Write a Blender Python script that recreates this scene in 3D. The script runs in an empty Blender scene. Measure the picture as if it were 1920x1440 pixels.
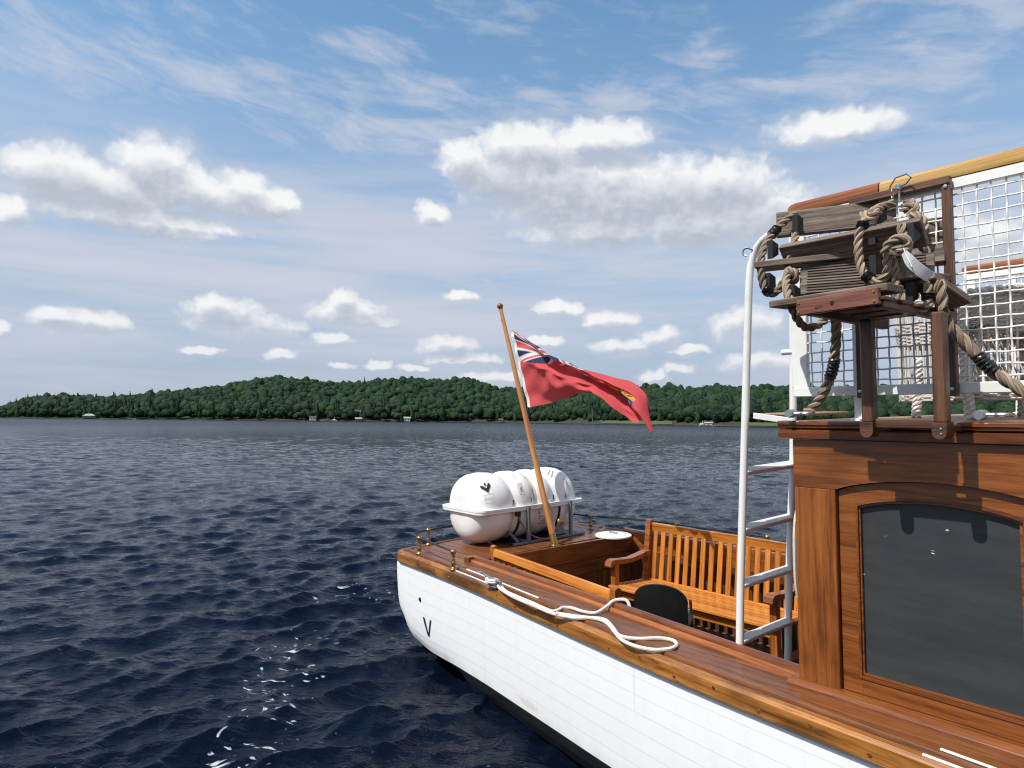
import bpy, bmesh, math, random
import numpy as np
from mathutils import Matrix, Vector

rng = np.random.default_rng(7)
random.seed(7)
SC = bpy.context.scene
COL = SC.collection
R = math.radians

# ------------------------------------------------------------------ camera
cam_d = bpy.data.cameras.new('camera')
cam_o = bpy.data.objects.new('camera', cam_d)
COL.objects.link(cam_o)
cam_d.sensor_width = 36.0
cam_d.lens = 24.0
cam_d.clip_start = 0.05
cam_d.clip_end = 20000.0
CAM_H = 2.05
_p, _r = R(3.0), 0.0095
_fw = Vector((0, math.cos(_p), math.sin(_p)))
_up0 = Vector((0, -math.sin(_p), math.cos(_p)))
_rt = Vector((1, 0, 0)) * math.cos(_r) + _up0 * math.sin(_r)
_up = _up0 * math.cos(_r) - Vector((1, 0, 0)) * math.sin(_r)
cam_o.matrix_world = Matrix((
    (_rt.x, _up.x, -_fw.x, 0), (_rt.y, _up.y, -_fw.y, 0), (_rt.z, _up.z, -_fw.z, CAM_H), (0, 0, 0, 1)))
SC.camera = cam_o
SC.view_settings.view_transform = 'Standard'
SC.view_settings.look = 'None'
SC.view_settings.exposure = 0.0
SC.view_settings.gamma = 1.0
SC.view_settings.use_curve_mapping = False
SC.cycles.pixel_filter_type = 'BLACKMAN_HARRIS'
SC.cycles.filter_width = 1.15
SC.cycles.use_adaptive_sampling = True
SC.cycles.adaptive_threshold = 0.015
SC.cycles.max_bounces = 8
SC.cycles.transparent_max_bounces = 12
SC.cycles.caustics_reflective = False
SC.cycles.caustics_refractive = False

# ------------------------------------------------------------------ sun and sky
SUN_EL, SUN_AZ = R(54), math.atan2(-.842, -.538)      # azimuth clockwise from +Y
to_sun = Vector((math.sin(SUN_AZ) * math.cos(SUN_EL), math.cos(SUN_AZ) * math.cos(SUN_EL), math.sin(SUN_EL)))
sun_d = bpy.data.lights.new('sun', 'SUN')
sun_d.energy = 5.0
sun_d.angle = R(0.53)
sun_d.color = (1.0, 0.955, 0.89)
sun_o = bpy.data.objects.new('sun', sun_d)
COL.objects.link(sun_o)
sun_o.rotation_euler = to_sun.to_track_quat('Z', 'Y').to_euler()
sun_o.location = (-8, -7, 15)


class NT:
    """small helper for node trees"""
    def __init__(self, tree):
        self.t = tree
        self.n = tree.nodes
        self.l = tree.links

    def node(self, typ, **kw):
        nd = self.n.new(typ)
        for k, v in kw.items():
            setattr(nd, k, v)
        return nd

    def put(self, sock, v):
        if isinstance(v, bpy.types.NodeSocket):
            self.l.new(v, sock)
        elif v is not None:
            if hasattr(sock.default_value, '__len__') and not hasattr(v, '__len__'):
                v = (v, v, v)
            if sock.type == 'RGBA' and len(v) == 3:
                v = (*v, 1)
            sock.default_value = v

    def math(self, op, a, b=None, c=None, clamp=False):
        nd = self.node('ShaderNodeMath', operation=op, use_clamp=clamp)
        for i, v in enumerate((a, b, c)):
            if v is not None:
                self.put(nd.inputs[i], v)
        return nd.outputs[0]

    def vmath(self, op, a, b=None, c=None, out=0):
        nd = self.node('ShaderNodeVectorMath', operation=op)
        for i, v in enumerate((a, b, c)):
            if v is not None:
                self.put(nd.inputs[i], v)
        return nd.outputs[out]

    def smooth(self, v, lo, hi, a=0.0, b=1.0):
        nd = self.node('ShaderNodeMapRange', interpolation_type='SMOOTHSTEP')
        self.put(nd.inputs[0], v)
        for i, x in zip((1, 2, 3, 4), (lo, hi, a, b)):
            self.put(nd.inputs[i], x)
        return nd.outputs[0]

    def noise(self, vec, scale, detail=4, rough=.55, dist=0.0, out=0, dim='3D'):
        nd = self.node('ShaderNodeTexNoise', noise_dimensions=dim)
        self.put(nd.inputs['Vector'], vec)
        nd.inputs['Scale'].default_value = scale
        nd.inputs['Detail'].default_value = detail
        nd.inputs['Roughness'].default_value = rough
        nd.inputs['Distortion'].default_value = dist
        return nd.outputs[out]

    def mix(self, fac, a, b, blend='MIX'):
        nd = self.node('ShaderNodeMix', data_type='RGBA', blend_type=blend)
        self.put(nd.inputs[0], fac)
        self.put(nd.inputs[6], a)
        self.put(nd.inputs[7], b)
        return nd.outputs[2]

    def ramp(self, fac, stops, interp='LINEAR'):
        nd = self.node('ShaderNodeValToRGB')
        cr = nd.color_ramp
        cr.interpolation = interp
        while len(cr.elements) < len(stops):
            cr.elements.new(.5)
        for e, (p, c) in zip(cr.elements, stops):
            e.position = p
            e.color = (*c, 1) if len(c) == 3 else c
        self.put(nd.inputs[0], fac)
        return nd.outputs[0]

    def comb(self, x, y, z):
        nd = self.node('ShaderNodeCombineXYZ')
        for i, v in enumerate((x, y, z)):
            self.put(nd.inputs[i], v)
        return nd.outputs[0]

    def sep(self, v):
        nd = self.node('ShaderNodeSeparateXYZ')
        self.put(nd.inputs[0], v)
        return nd.outputs


# cloud forms as (azimuth, elevation, half width, half height) in degrees, taken on the dome of the sky
CUMULUS = [(-34.16, 16.6, 3.07, 1.91), (-35.7, 16.47, 1.53, 1.53), (-31.23, 16.25, 4.16, 1.8), (-28.19, 18.06, 2.91, 2.11), (-26.34, 16.85, 3.77, 1.69), (-22.17, 17.03, 2.98, 1.62), (-19.77, 16.71, 2.04, 1.26), (-29.46, 14.5, 6.95, 0.97), (-26.59, 13.55, 2.59, 0.54), (-36.78, 13.65, 1.33, 1.03), (-32.51, 6.7, 2.91, 0.9), (-34.1, 6.93, 1.41, 0.66), (-30.88, 6.6, 1.62, 0.69), (-23.06, 7.98, 2.8, 1.3), (-23.84, 8.66, 1.37, 0.97), (-20.7, 7.13, 3.42, 1.0), (-13.76, 8.77, 2.84, 1.12), (-14.2, 9.61, 1.41, 0.85), (-12.03, 7.98, 2.08, 0.52), (-37.04, 5.65, 0.69, 0.64), (-18.85, 4.95, 1.46, 0.42), (-14.97, 6.3, 1.69, 0.69), (-24.67, 5.15, 1.5, 0.32), (-11.1, 4.42, 1.21, 0.35), (-14.09, 4.3, 1.02, 0.26), (-5.41, 6.14, 2.46, 0.8), (-4.28, 5.0, 3.14, 0.49), (-1.57, 3.52, 2.47, 0.58), (-6.91, 16.78, 1.48, 1.0), (-0.63, 20.14, 4.32, 2.5), (3.48, 19.12, 5.39, 3.24), (8.43, 18.39, 6.11, 3.04), (12.82, 18.38, 5.07, 2.6), (17.07, 18.48, 4.26, 2.16), (7.54, 15.62, 6.56, 1.35), (14.95, 15.8, 5.35, 1.84), (20.32, 16.21, 3.51, 2.17), (7.52, 22.85, 4.0, 1.32), (25.42, 21.77, 4.48, 1.08), (8.23, 8.35, 2.45, 0.79), (12.36, 6.89, 1.71, 0.78), (13.64, 4.35, 1.26, 0.39), (11.71, 3.66, 1.03, 0.48), (19.03, 7.58, 2.57, 1.34), (20.21, 4.6, 2.91, 0.84), (3.99, 9.26, 2.01, 0.71), (-4.57, 10.31, 1.62, 0.44), (25.26, 11.0, 3.24, 1.58), (30.27, 13.59, 3.58, 2.23), (35.06, 11.88, 2.92, 2.14), (8.89, 6.14, 2.18, 0.62), (14.49, 5.86, 1.51, 0.39), (-8.04, 4.22, 1.32, 0.31), (2.66, 6.59, 1.79, 0.45), (1.63, 22.38, 4.99, 1.58), (-3.82, 21.09, 2.73, 1.6)]
CIRRUS = [(-34.19, 24.88, 8.99, 2.19), (-28.08, 24.68, 8.42, 1.35), (-15.44, 25.31, 11.54, 1.32), (-2.98, 25.82, 10.95, 1.58), (-5.22, 23.23, 13.64, 2.32), (6.16, 25.03, 7.11, 1.36), (33.86, 26.75, 7.5, 1.85), (27.02, 28.66, 4.22, 1.28), (19.19, 25.13, 7.75, 0.79), (1.69, 16.2, 21.37, 2.93), (-27.61, 11.87, 20.31, 2.3), (17.14, 28.06, 2.49, 1.39), (31.69, 17.43, 6.7, 2.13), (-12.06, 28.58, 4.01, 1.06), (9.76, 18.13, 17.06, 5.2), (-30.21, 16.06, 12.45, 3.96), (33.84, 26.12, 8.52, 2.78), (26.84, 18.17, 8.64, 2.94)]


def ellipse_field(nt, p, items, flat):
    """max over the ellipses of 1-(distance)^2 ; p = (azimuth, elevation, 0) in degrees"""
    best = None
    for a, e, ra, re in items:
        q = nt.vmath('MULTIPLY_ADD', p, (1 / ra, 1 / re, 0), (-a / ra, -e / re, 0))
        d = nt.vmath('DOT_PRODUCT', q, q, out=1)
        best = d if best is None else nt.math('SMOOTH_MIN', best, d, flat)
    return nt.math('SUBTRACT', 1.0, best)


def cloud_group():
    g = bpy.data.node_groups.new('cloud_density', 'ShaderNodeTree')
    g.interface.new_socket('p', in_out='INPUT', socket_type='NodeSocketVector')
    g.interface.new_socket('d', in_out='OUTPUT', socket_type='NodeSocketFloat')
    g.interface.new_socket('m', in_out='OUTPUT', socket_type='NodeSocketFloat')
    nt = NT(g)
    gi, go = nt.node('NodeGroupInput'), nt.node('NodeGroupOutput')
    p = gi.outputs[0]
    warp = nt.vmath('SUBTRACT', nt.noise(p, .55, 2, .6, out=1, dim='2D'), (.5, .5, .5))
    pw = nt.vmath('MULTIPLY_ADD', warp, (1.5, .9, 0), p)
    m = ellipse_field(nt, pw, CUMULUS, .25)
    m = nt.math('MAXIMUM', m, -3.0)
    # free clouds on the rest of the dome
    x, y, z = nt.sep(p)
    away = nt.smooth(nt.math('ABSOLUTE', x), 42, 60)
    free = nt.noise(nt.vmath('MULTIPLY', p, (.045, .085, 0)), 1.0, 1, .5, dim='2D')
    free = nt.math('MULTIPLY_ADD', free, 9.0, -5.1)
    free = nt.math('MULTIPLY', free, away)
    free = nt.math('SUBTRACT', free, nt.math('MULTIPLY', nt.math('SUBTRACT', 1.0, away), 3.0))
    m = nt.math('MAXIMUM', m, free)
    # cauliflower edge
    pn = nt.vmath('MULTIPLY', pw, (1.0, 1.25, 1))
    vo = nt.node('ShaderNodeTexVoronoi', feature='F1', voronoi_dimensions='2D')
    nt.put(vo.inputs['Vector'], pn)
    vo.inputs['Scale'].default_value = .52
    vo.inputs['Detail'].default_value = 2.0
    vo.inputs['Roughness'].default_value = .55
    bil = nt.math('SUBTRACT', .5, vo.outputs['Distance'])
    fb = nt.math('SUBTRACT', nt.noise(pn, .6, 5, .54, dim='2D'), .5)
    d = nt.math('MULTIPLY_ADD', bil, .80, nt.math('MULTIPLY_ADD', m, 1.25, .12))
    d = nt.math('MULTIPLY_ADD', fb, 1.25, d)
    nt.l.new(d, go.inputs[0])
    nt.l.new(m, go.inputs[1])
    return g


world = bpy.data.worlds.new('World')
SC.world = world
world.use_nodes = True
W = NT(world.node_tree)
W.n.clear()
w_out = W.node('ShaderNodeOutputWorld')
w_bg = W.node('ShaderNodeBackground')
SKY_STRENGTH = 0.15
w_bg.inputs['Strength'].default_value = SKY_STRENGTH
W.l.new(w_bg.outputs[0], w_out.inputs[0])
sky = W.node('ShaderNodeTexSky', sky_type='NISHITA')
sky.sun_disc = False
sky.sun_elevation = SUN_EL
sky.sun_rotation = SUN_AZ
sky.altitude = 250
sky.air_density = 1.0
sky.dust_density = 1.2
sky.ozone_density = 1.0
_dir = W.node('ShaderNodeTexCoord').outputs['Generated']
dx, dy, dz = W.sep(_dir)
az = W.math('MULTIPLY', W.math('ARCTAN2', dx, dy), 57.29578)
el = W.math('MULTIPLY', W.math('ARCSINE', dz), 57.29578)
P = W.comb(az, el, 0.0)
K = 1.0 / SKY_STRENGTH
# clear air: the physical sky, washed paler towards the horizon by summer haze
base = W.mix(1.0, sky.outputs[0], (.95, 1.24, 1.26), 'MULTIPLY')
base = W.mix(W.smooth(el, -2, 36, .95, .0), base, tuple(K * c for c in (.400, .462, .605)))
# thin veil cloud
vr = W.node('ShaderNodeVectorRotate', rotation_type='Z_AXIS')
W.put(vr.inputs['Vector'], P)
vr.inputs['Angle'].default_value = R(9)
vn = W.noise(W.vmath('MULTIPLY', vr.outputs[0], (.08, .27, 0)), 1.0, 5, .6, .4, dim='2D')
vm = W.math('MAXIMUM', ellipse_field(W, P, CIRRUS, .5), -1.0)
streak = W.noise(W.vmath('MULTIPLY', vr.outputs[0], (.22, .85, 0)), 1.0, 4, .62, .5, dim='2D')
v = W.math('MULTIPLY_ADD', vm, .24, W.math('MULTIPLY_ADD', vn, 1.9, W.math('MULTIPLY_ADD', streak, 1.1, -1.42)))
veil = W.smooth(v, -.25, .80, 0, .72)
band = W.math('MULTIPLY', W.smooth(el, 25, 14, 0, .88), W.smooth(el, 0, 9, .3, 1))
band = W.math('MULTIPLY', band, W.smooth(W.noise(W.vmath('MULTIPLY', P, (.035, .32, 0)), 1.0, 4, .6, dim='2D'), .22, .68))
veil = W.math('MAXIMUM', veil, band)
cg = cloud_group()
g1 = W.node('ShaderNodeGroup', node_tree=cg)
W.put(g1.inputs[0], P)
halo = W.smooth(g1.outputs[1], -3.0, .6, 0, .62)
veil = W.math('MAXIMUM', veil, W.math('MULTIPLY', halo, W.smooth(streak, .25, .6, .35, 1)))
base = W.mix(veil, base, tuple(K * c for c in (.605, .640, .735)))
# cumulus
g2 = W.node('ShaderNodeGroup', node_tree=cg)
lift = W.math('MULTIPLY_ADD', el, .055, .40)
W.put(g2.inputs[0], W.vmath('ADD', P, W.comb(-.40, lift, 0.0)))
d1, d2 = g1.outputs[0], g2.outputs[0]
cover = W.smooth(d1, -.95, .85)
relief = W.smooth(W.math('SUBTRACT', d1, d2), -.9, 1.1)
depth = W.smooth(g2.outputs[1], 1.0, -.45)
shade = W.math('MULTIPLY_ADD', relief, .42, W.math('MULTIPLY', depth, .64))
ccol = W.ramp(shade, [(0, (.47, .515, .60)), (.4, (.63, .67, .735)), (.75, (.80, .82, .855)), (1, (.95, .95, .95))])
ccol = W.mix(1.0, ccol, (K, K, K), 'MULTIPLY')
alpha = W.math('MULTIPLY', cover, W.smooth(el, 0, 12, .58, .95))
low = W.math('MULTIPLY', W.smooth(el, 12, 6), W.smooth(g2.outputs[1], .15, 1.0, 0.0, .42))
alpha = W.math('MULTIPLY', alpha, W.math('SUBTRACT', 1.0, low))
final = W.mix(alpha, base, ccol)
W.l.new(final, w_bg.inputs['Color'])
world.cycles.sampling_method = 'MANUAL'
world.cycles.sample_map_resolution = 512

# ------------------------------------------------------------------ mesh helpers
def tag(o, label=None, cat=None, group=None, kind=None):
    for k, v in (('label', label), ('category', cat), ('group', group), ('kind', kind)):
        if v:
            o[k] = v
    return o


def link(name, data, parent=None):
    o = bpy.data.objects.new(name, data)
    COL.objects.link(o)
    if parent is not None:
        o.parent = parent
    return o


class MB:
    """collects simple shapes; build() links them as one mesh object with grain coordinates"""
    def __init__(self):
        self.v, self.f, self.g, self.n = [], [], [], 0

    def add(self, v, f, g=None):
        v = np.asarray(v, float).reshape(-1, 3)
        g = v if g is None else np.asarray(g, float).reshape(-1, 3)
        self.v.append(v)
        self.g.append(g + rng.uniform(-20, 20, 3))
        self.f.extend([tuple(i + self.n for i in q) for q in f])
        self.n += len(v)
        return self

    def box(self, c, size, rot=None, ch=.003):
        hx = np.asarray(size, float) / 2
        ch = min(ch, hx.min() * .45)
        vs, idx = [], {}
        for sx in (-1, 1):
            for sy in (-1, 1):
                for sz in (-1, 1):
                    for k in range(3):
                        p = hx - ch
                        p = p.copy()
                        p[k] = hx[k]
                        idx[sx, sy, sz, k] = len(vs)
                        vs.append(p * (sx, sy, sz))
        fs = []
        S = (-1, 1)
        for k in range(3):
            a, b = (k + 1) % 3, (k + 2) % 3
            for s in S:
                q = []
                for (u, w) in ((-1, -1), (1, -1), (1, 1), (-1, 1)):
                    key = [0, 0, 0]
                    key[k], key[a], key[b] = s, u, w
                    q.append(idx[key[0], key[1], key[2], k])
                fs.append(tuple(q if s > 0 else q[::-1]))
            # edges along axis k
            for u in S:
                for w in S:
                    def kk(s, face):
                        key = [0, 0, 0]
                        key[k], key[a], key[b] = s, u, w
                        return idx[key[0], key[1], key[2], face]
                    q = (kk(-1, a), kk(1, a), kk(1, b), kk(-1, b))
                    fs.append(q if u * w < 0 else q[::-1])
        for sx in S:
            for sy in S:
                for sz in S:
                    q = tuple(idx[sx, sy, sz, k] for k in range(3))
                    fs.append(q if sx * sy * sz > 0 else q[::-1])
        vs = np.array(vs)
        ax = np.argsort(-np.asarray(size, float))
        g = vs[:, ax]
        if rot is not None:
            vs = vs @ np.asarray(rot, float).T
        return self.add(vs + np.asarray(c, float), fs, g)

    def bar(self, p0, p1, w, h, up=(0, 0, 1), ch=.003):
        p0, p1 = np.asarray(p0, float), np.asarray(p1, float)
        x = p1 - p0
        L = np.linalg.norm(x)
        x = x / L
        y = np.cross(np.asarray(up, float), x)
        y /= np.linalg.norm(y)
        z = np.cross(x, y)
        return self.box((p0 + p1) / 2, (L, w, h), np.stack([x, y, z], 1), ch)

    def tube(self, path, r, n=8, cap=True, closed=False):
        P = np.asarray(path, float)
        m = len(P)
        r = np.broadcast_to(np.asarray(r, float), (m,))
        if closed:
            T = np.roll(P, -1, 0) - np.roll(P, 1, 0)
        else:
            T = np.gradient(P, axis=0)
        T /= np.linalg.norm(T, axis=1)[:, None] + 1e-12
        u = np.cross(T[0], (0.1, .2, 1.0))
        if np.linalg.norm(u) < .1:
            u = np.cross(T[0], (1, 0, 0))
        U = []
        for t in T:
            u = u - t * (u @ t)
            u /= np.linalg.norm(u)
            U.append(u)
        U = np.array(U)
        V = np.cross(T, U)
        a = np.linspace(0, 2 * np.pi, n, endpoint=False)
        vs = P[:, None] + r[:, None, None] * (np.cos(a)[None, :, None] * U[:, None] + np.sin(a)[None, :, None] * V[:, None])
        L = np.concatenate([[0], np.cumsum(np.linalg.norm(np.diff(P, axis=0), axis=1))])
        g = np.stack([np.broadcast_to(L[:, None], (m, n)), np.cos(a)[None] * r[:, None], np.sin(a)[None] * r[:, None]], 2)
        fs = []
        for i in range(m if closed else m - 1):
            j = (i + 1) % m
            for k in range(n):
                fs.append((i * n + k, i * n + (k + 1) % n, j * n + (k + 1) % n, j * n + k))
        if cap and not closed:
            fs.append(tuple(range(n))[::-1])
            fs.append(tuple((m - 1) * n + k for k in range(n)))
        return self.add(vs.reshape(-1, 3), fs, g.reshape(-1, 3))

    def sweep(self, path, prof, cap=True, closed_prof=True, up=(0, 0, 1)):
        """profile points (side, up); side = up x tangent (to the left of travel)"""
        P, Q = np.asarray(path, float), np.asarray(prof, float)
        m, n = len(P), len(Q)
        T = np.gradient(P, axis=0)
        T /= np.linalg.norm(T, axis=1)[:, None]
        upv = np.asarray(up, float)
        S = np.cross(upv, T)
        S /= np.linalg.norm(S, axis=1)[:, None]
        vs = P[:, None] + Q[None, :, 0, None] * S[:, None] + Q[None, :, 1, None] * upv
        L = np.concatenate([[0], np.cumsum(np.linalg.norm(np.diff(P, axis=0), axis=1))])
        g = np.stack([np.broadcast_to(L[:, None], (m, n)), np.broadcast_to(Q[None, :, 0], (m, n)), np.broadcast_to(Q[None, :, 1], (m, n))], 2)
        fs = []
        K = n if closed_prof else n - 1
        for i in range(m - 1):
            for k in range(K):
                k2 = (k + 1) % n
                fs.append((i * n + k, (i + 1) * n + k, (i + 1) * n + k2, i * n + k2))
        if cap and closed_prof:
            fs.append(tuple(range(n)))
            fs.append(tuple((m - 1) * n + k for k in range(n))[::-1])
        return self.add(vs.reshape(-1, 3), fs, g.reshape(-1, 3))

    def lathe(self, prof, c=(0, 0, 0), axis=(0, 0, 1), n=16):
        """profile (radius, height)"""
        z = np.asarray(axis, float)
        z /= np.linalg.norm(z)
        x = np.cross((0, 1, 0) if abs(z[1]) < .9 else (1, 0, 0), z)
        x /= np.linalg.norm(x)
        y = np.cross(z, x)
        Q = np.asarray(prof, float)
        a = np.linspace(0, 2 * np.pi, n, endpoint=False)
        vs = np.asarray(c, float) + Q[:, 0, None, None] * (np.cos(a)[None, :, None] * x + np.sin(a)[None, :, None] * y) + Q[:, 1, None, None] * z
        m = len(Q)
        fs = [(i * n + k, i * n + (k + 1) % n, (i + 1) * n + (k + 1) % n, (i + 1) * n + k) for i in range(m - 1) for k in range(n)]
        if Q[0, 0] > 1e-5:
            fs.append(tuple(range(n))[::-1])
        if Q[-1, 0] > 1e-5:
            fs.append(tuple((m - 1) * n + k for k in range(n)))
        return self.add(vs.reshape(-1, 3), fs)

    def prism(self, poly, a0, a1, plane='xz'):
        """polygon (two coordinates) drawn out along the third axis from a0 to a1"""
        P = np.asarray(poly, float)
        n = len(P)
        ax = {'xz': (0, 2, 1), 'xy': (0, 1, 2), 'yz': (1, 2, 0)}[plane]
        vs = np.zeros((2 * n, 3))
        for k, a in ((0, a0), (1, a1)):
            vs[k * n:(k + 1) * n, ax[0]] = P[:, 0]
            vs[k * n:(k + 1) * n, ax[1]] = P[:, 1]
            vs[k * n:(k + 1) * n, ax[2]] = a
        fs = [tuple(range(n)), tuple(range(2 * n - 1, n - 1, -1))]
        fs += [(i, i + n, (i + 1) % n + n, (i + 1) % n) for i in range(n)]
        return self.add(vs, fs)

    def ring(self, outer, inner, a0, a1, plane='xz'):
        """frame between two outlines with equal point counts"""
        A, B = np.asarray(outer, float), np.asarray(inner, float)
        n = len(A)
        ax = {'xz': (0, 2, 1), 'xy': (0, 1, 2), 'yz': (1, 2, 0)}[plane]
        vs = np.zeros((4 * n, 3))
        for k, (Q, a) in enumerate(((A, a0), (B, a0), (A, a1), (B, a1))):
            vs[k * n:(k + 1) * n, ax[0]] = Q[:, 0]
            vs[k * n:(k + 1) * n, ax[1]] = Q[:, 1]
            vs[k * n:(k + 1) * n, ax[2]] = a
        fs = []
        for i in range(n):
            j = (i + 1) % n
            fs += [(i, j, n + j, n + i), (2 * n + i, 3 * n + i, 3 * n + j, 2 * n + j),
                   (i, 2 * n + i, 2 * n + j, j), (n + i, n + j, 3 * n + j, 3 * n + i)]
        return self.add(vs, fs)

    def rope(self, path, rad, pitch=None, seg=8, step=9):
        """three laid strands twisted round a smooth path"""
        P = smooth_path(path, max(24, int(path_len(path) / (rad * .42))))
        pitch = pitch or rad * 6
        L = np.concatenate([[0], np.cumsum(np.linalg.norm(np.diff(P, axis=0), axis=1))])
        T = np.gradient(P, axis=0)
        T /= np.linalg.norm(T, axis=1)[:, None] + 1e-12
        u = np.cross(T[0], (.3, .2, 1.0))
        U = []
        for t in T:
            u = u - t * (u @ t)
            u /= np.linalg.norm(u)
            U.append(u)
        U = np.array(U)
        V = np.cross(T, U)
        for k in range(3):
            a = 2 * np.pi * (L / pitch + k / 3)
            Q = P + rad * .55 * (np.cos(a)[:, None] * U + np.sin(a)[:, None] * V)
            self.tube(Q, rad * .49, 6)
        return self

    def data(self, name):
        me = bpy.data.meshes.new(name)
        V = np.concatenate(self.v)
        G = np.concatenate(self.g)
        me.from_pydata(V.tolist(), [], self.f)
        at = me.attributes.new('gc', 'FLOAT_VECTOR', 'POINT')
        at.data.foreach_set('vector', G.astype(np.float32).ravel())
        return me

    def build(self, name, mat, parent=None, base=(0, 0, 0), sharp=35, fix=True):
        if any(base):
            self.v = [v - np.asarray(base, float) for v in self.v]
        me = self.data(name)
        if fix:
            bm = bmesh.new()
            bm.from_mesh(me)
            bmesh.ops.recalc_face_normals(bm, faces=bm.faces)
            bm.to_mesh(me)
            bm.free()
        if sharp:
            me.polygons.foreach_set('use_smooth', [True] * len(me.polygons))
            me.set_sharp_from_angle(angle=R(sharp))
        for m in (mat if isinstance(mat, (list, tuple)) else [mat]):
            me.materials.append(m)
        return link(name, me, parent)


def path_len(p):
    return float(np.linalg.norm(np.diff(np.asarray(p, float), axis=0), axis=1).sum())


def smooth_path(p, n):
    """Catmull-Rom through the points, resampled evenly"""
    p = np.asarray(p, float)
    q = np.concatenate([[2 * p[0] - p[1]], p, [2 * p[-1] - p[-2]]])
    out = []
    for i in range(1, len(q) - 2):
        t = np.linspace(0, 1, 12, endpoint=False)[:, None]
        a, b, c, d = q[i - 1], q[i], q[i + 1], q[i + 2]
        out.append(.5 * ((2 * b) + (c - a) * t + (2 * a - 5 * b + 4 * c - d) * t * t + (3 * b - a - 3 * c + d) * t ** 3))
    out = np.concatenate(out + [q[-2:-1]])
    L = np.concatenate([[0], np.cumsum(np.linalg.norm(np.diff(out, axis=0), axis=1))])
    s = np.linspace(0, L[-1], n)
    return np.stack([np.interp(s, L, out[:, k]) for k in range(3)], 1)


def pchip(xs, ys):
    """smooth interpolation through a table"""
    xs, ys = np.asarray(xs, float), np.asarray(ys, float)
    h = np.diff(xs)
    dl = np.diff(ys) / h
    m = np.zeros(len(xs))
    m[0], m[-1] = dl[0], dl[-1]
    for i in range(1, len(xs) - 1):
        m[i] = (dl[i - 1] * h[i] + dl[i] * h[i - 1]) / (h[i] + h[i - 1])

    def f(x):
        x = np.clip(np.asarray(x, float), xs[0], xs[-1])
        i = np.clip(np.searchsorted(xs, x) - 1, 0, len(xs) - 2)
        t = (x - xs[i]) / h[i]
        return (ys[i] * (1 + 2 * t) * (1 - t) ** 2 + h[i] * m[i] * t * (1 - t) ** 2
                + ys[i + 1] * t * t * (3 - 2 * t) + h[i] * m[i + 1] * t * t * (t - 1))
    return f


# ------------------------------------------------------------------ materials
def material(name):
    m = bpy.data.materials.new(name)
    m.use_nodes = True
    nt = NT(m.node_tree)
    b = nt.n['Principled BSDF']
    return m, nt, b


def attr(nt, name, out='Vector'):
    a = nt.node('ShaderNodeAttribute', attribute_name=name)
    return a.outputs[out]


def set_in(b, **kw):
    names = {'rough': 'Roughness', 'metal': 'Metallic', 'ior': 'IOR', 'coat': 'Coat Weight', 'coat_rough': 'Coat Roughness',
             'spec': 'Specular IOR Level'}
    for k, v in kw.items():
        b.inputs[names[k]].default_value = v


def bump(nt, b, h, strength, dist=.01):
    bn = nt.node('ShaderNodeBump')
    bn.inputs['Strength'].default_value = strength
    bn.inputs['Distance'].default_value = dist
    nt.put(bn.inputs['Height'], h)
    nt.l.new(bn.outputs[0], b.inputs['Normal'])


def wood(name, dark, mid, light, rough=.3, coat=.6, grain=1.0, stain=.35, vary=.16, bmp=.12, wear=None):
    m, nt, b = material(name)
    gc = attr(nt, 'gc')
    info = nt.node('ShaderNodeObjectInfo').outputs['Random']
    p = nt.vmath('ADD', gc, nt.comb(nt.math('MULTIPLY', info, 37.0), 0.0, nt.math('MULTIPLY', info, 11.0)))
    warp = nt.vmath('SUBTRACT', nt.noise(nt.vmath('MULTIPLY', p, (1.2, 7, 7)), 1.0, 2, .5, out=1), (.5, .5, .5))
    pw = nt.vmath('MULTIPLY_ADD', warp, (0, .05, .05), p)
    rings = nt.noise(nt.vmath('MULTIPLY', pw, (1.5 * grain, 42 * grain, 42 * grain)), 1.0, 4, .62)
    pores = nt.noise(nt.vmath('MULTIPLY', pw, (9, 260, 260)), 1.0, 2, .6)
    f = nt.math('MULTIPLY_ADD', pores, .35, nt.math('MULTIPLY', rings, .8))
    fig = nt.smooth(nt.noise(nt.vmath('MULTIPLY', pw, (2.2 * grain, 95 * grain, 95 * grain)), 1.0, 3, .65), .50, .72)
    c = nt.ramp(f, [(.40, dark), (.56, mid), (.72, light)])
    c = nt.mix(nt.math('MULTIPLY', fig, .27), c, dark)
    blot = nt.noise(nt.vmath('MULTIPLY', p, (1.6, 5, 5)), 1.0, 3, .6)
    c = nt.mix(nt.math('MULTIPLY', nt.smooth(blot, .52, .75), stain), c, tuple(x * .35 for x in dark))
    if wear:
        wn = nt.noise(nt.vmath('MULTIPLY', p, (3.5, 16, 16)), 1.0, 5, .7)
        c = nt.mix(nt.math('MULTIPLY', nt.smooth(wn, .55, .68), wear[1]), c, wear[0])
    hs = nt.node('ShaderNodeHueSaturation')
    nt.put(hs.inputs['Value'], nt.math('MULTIPLY_ADD', info, 2 * vary, 1 - vary))
    nt.put(hs.inputs['Color'], c)
    nt.l.new(hs.outputs[0], b.inputs['Base Color'])
    nt.put(b.inputs['Roughness'], nt.math('MULTIPLY_ADD', blot, .25, rough - .12))
    set_in(b, coat=coat, coat_rough=.12)
    bump(nt, b, nt.math('ADD', rings, nt.math('MULTIPLY', pores, .6)), bmp, .003)
    return m


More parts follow.
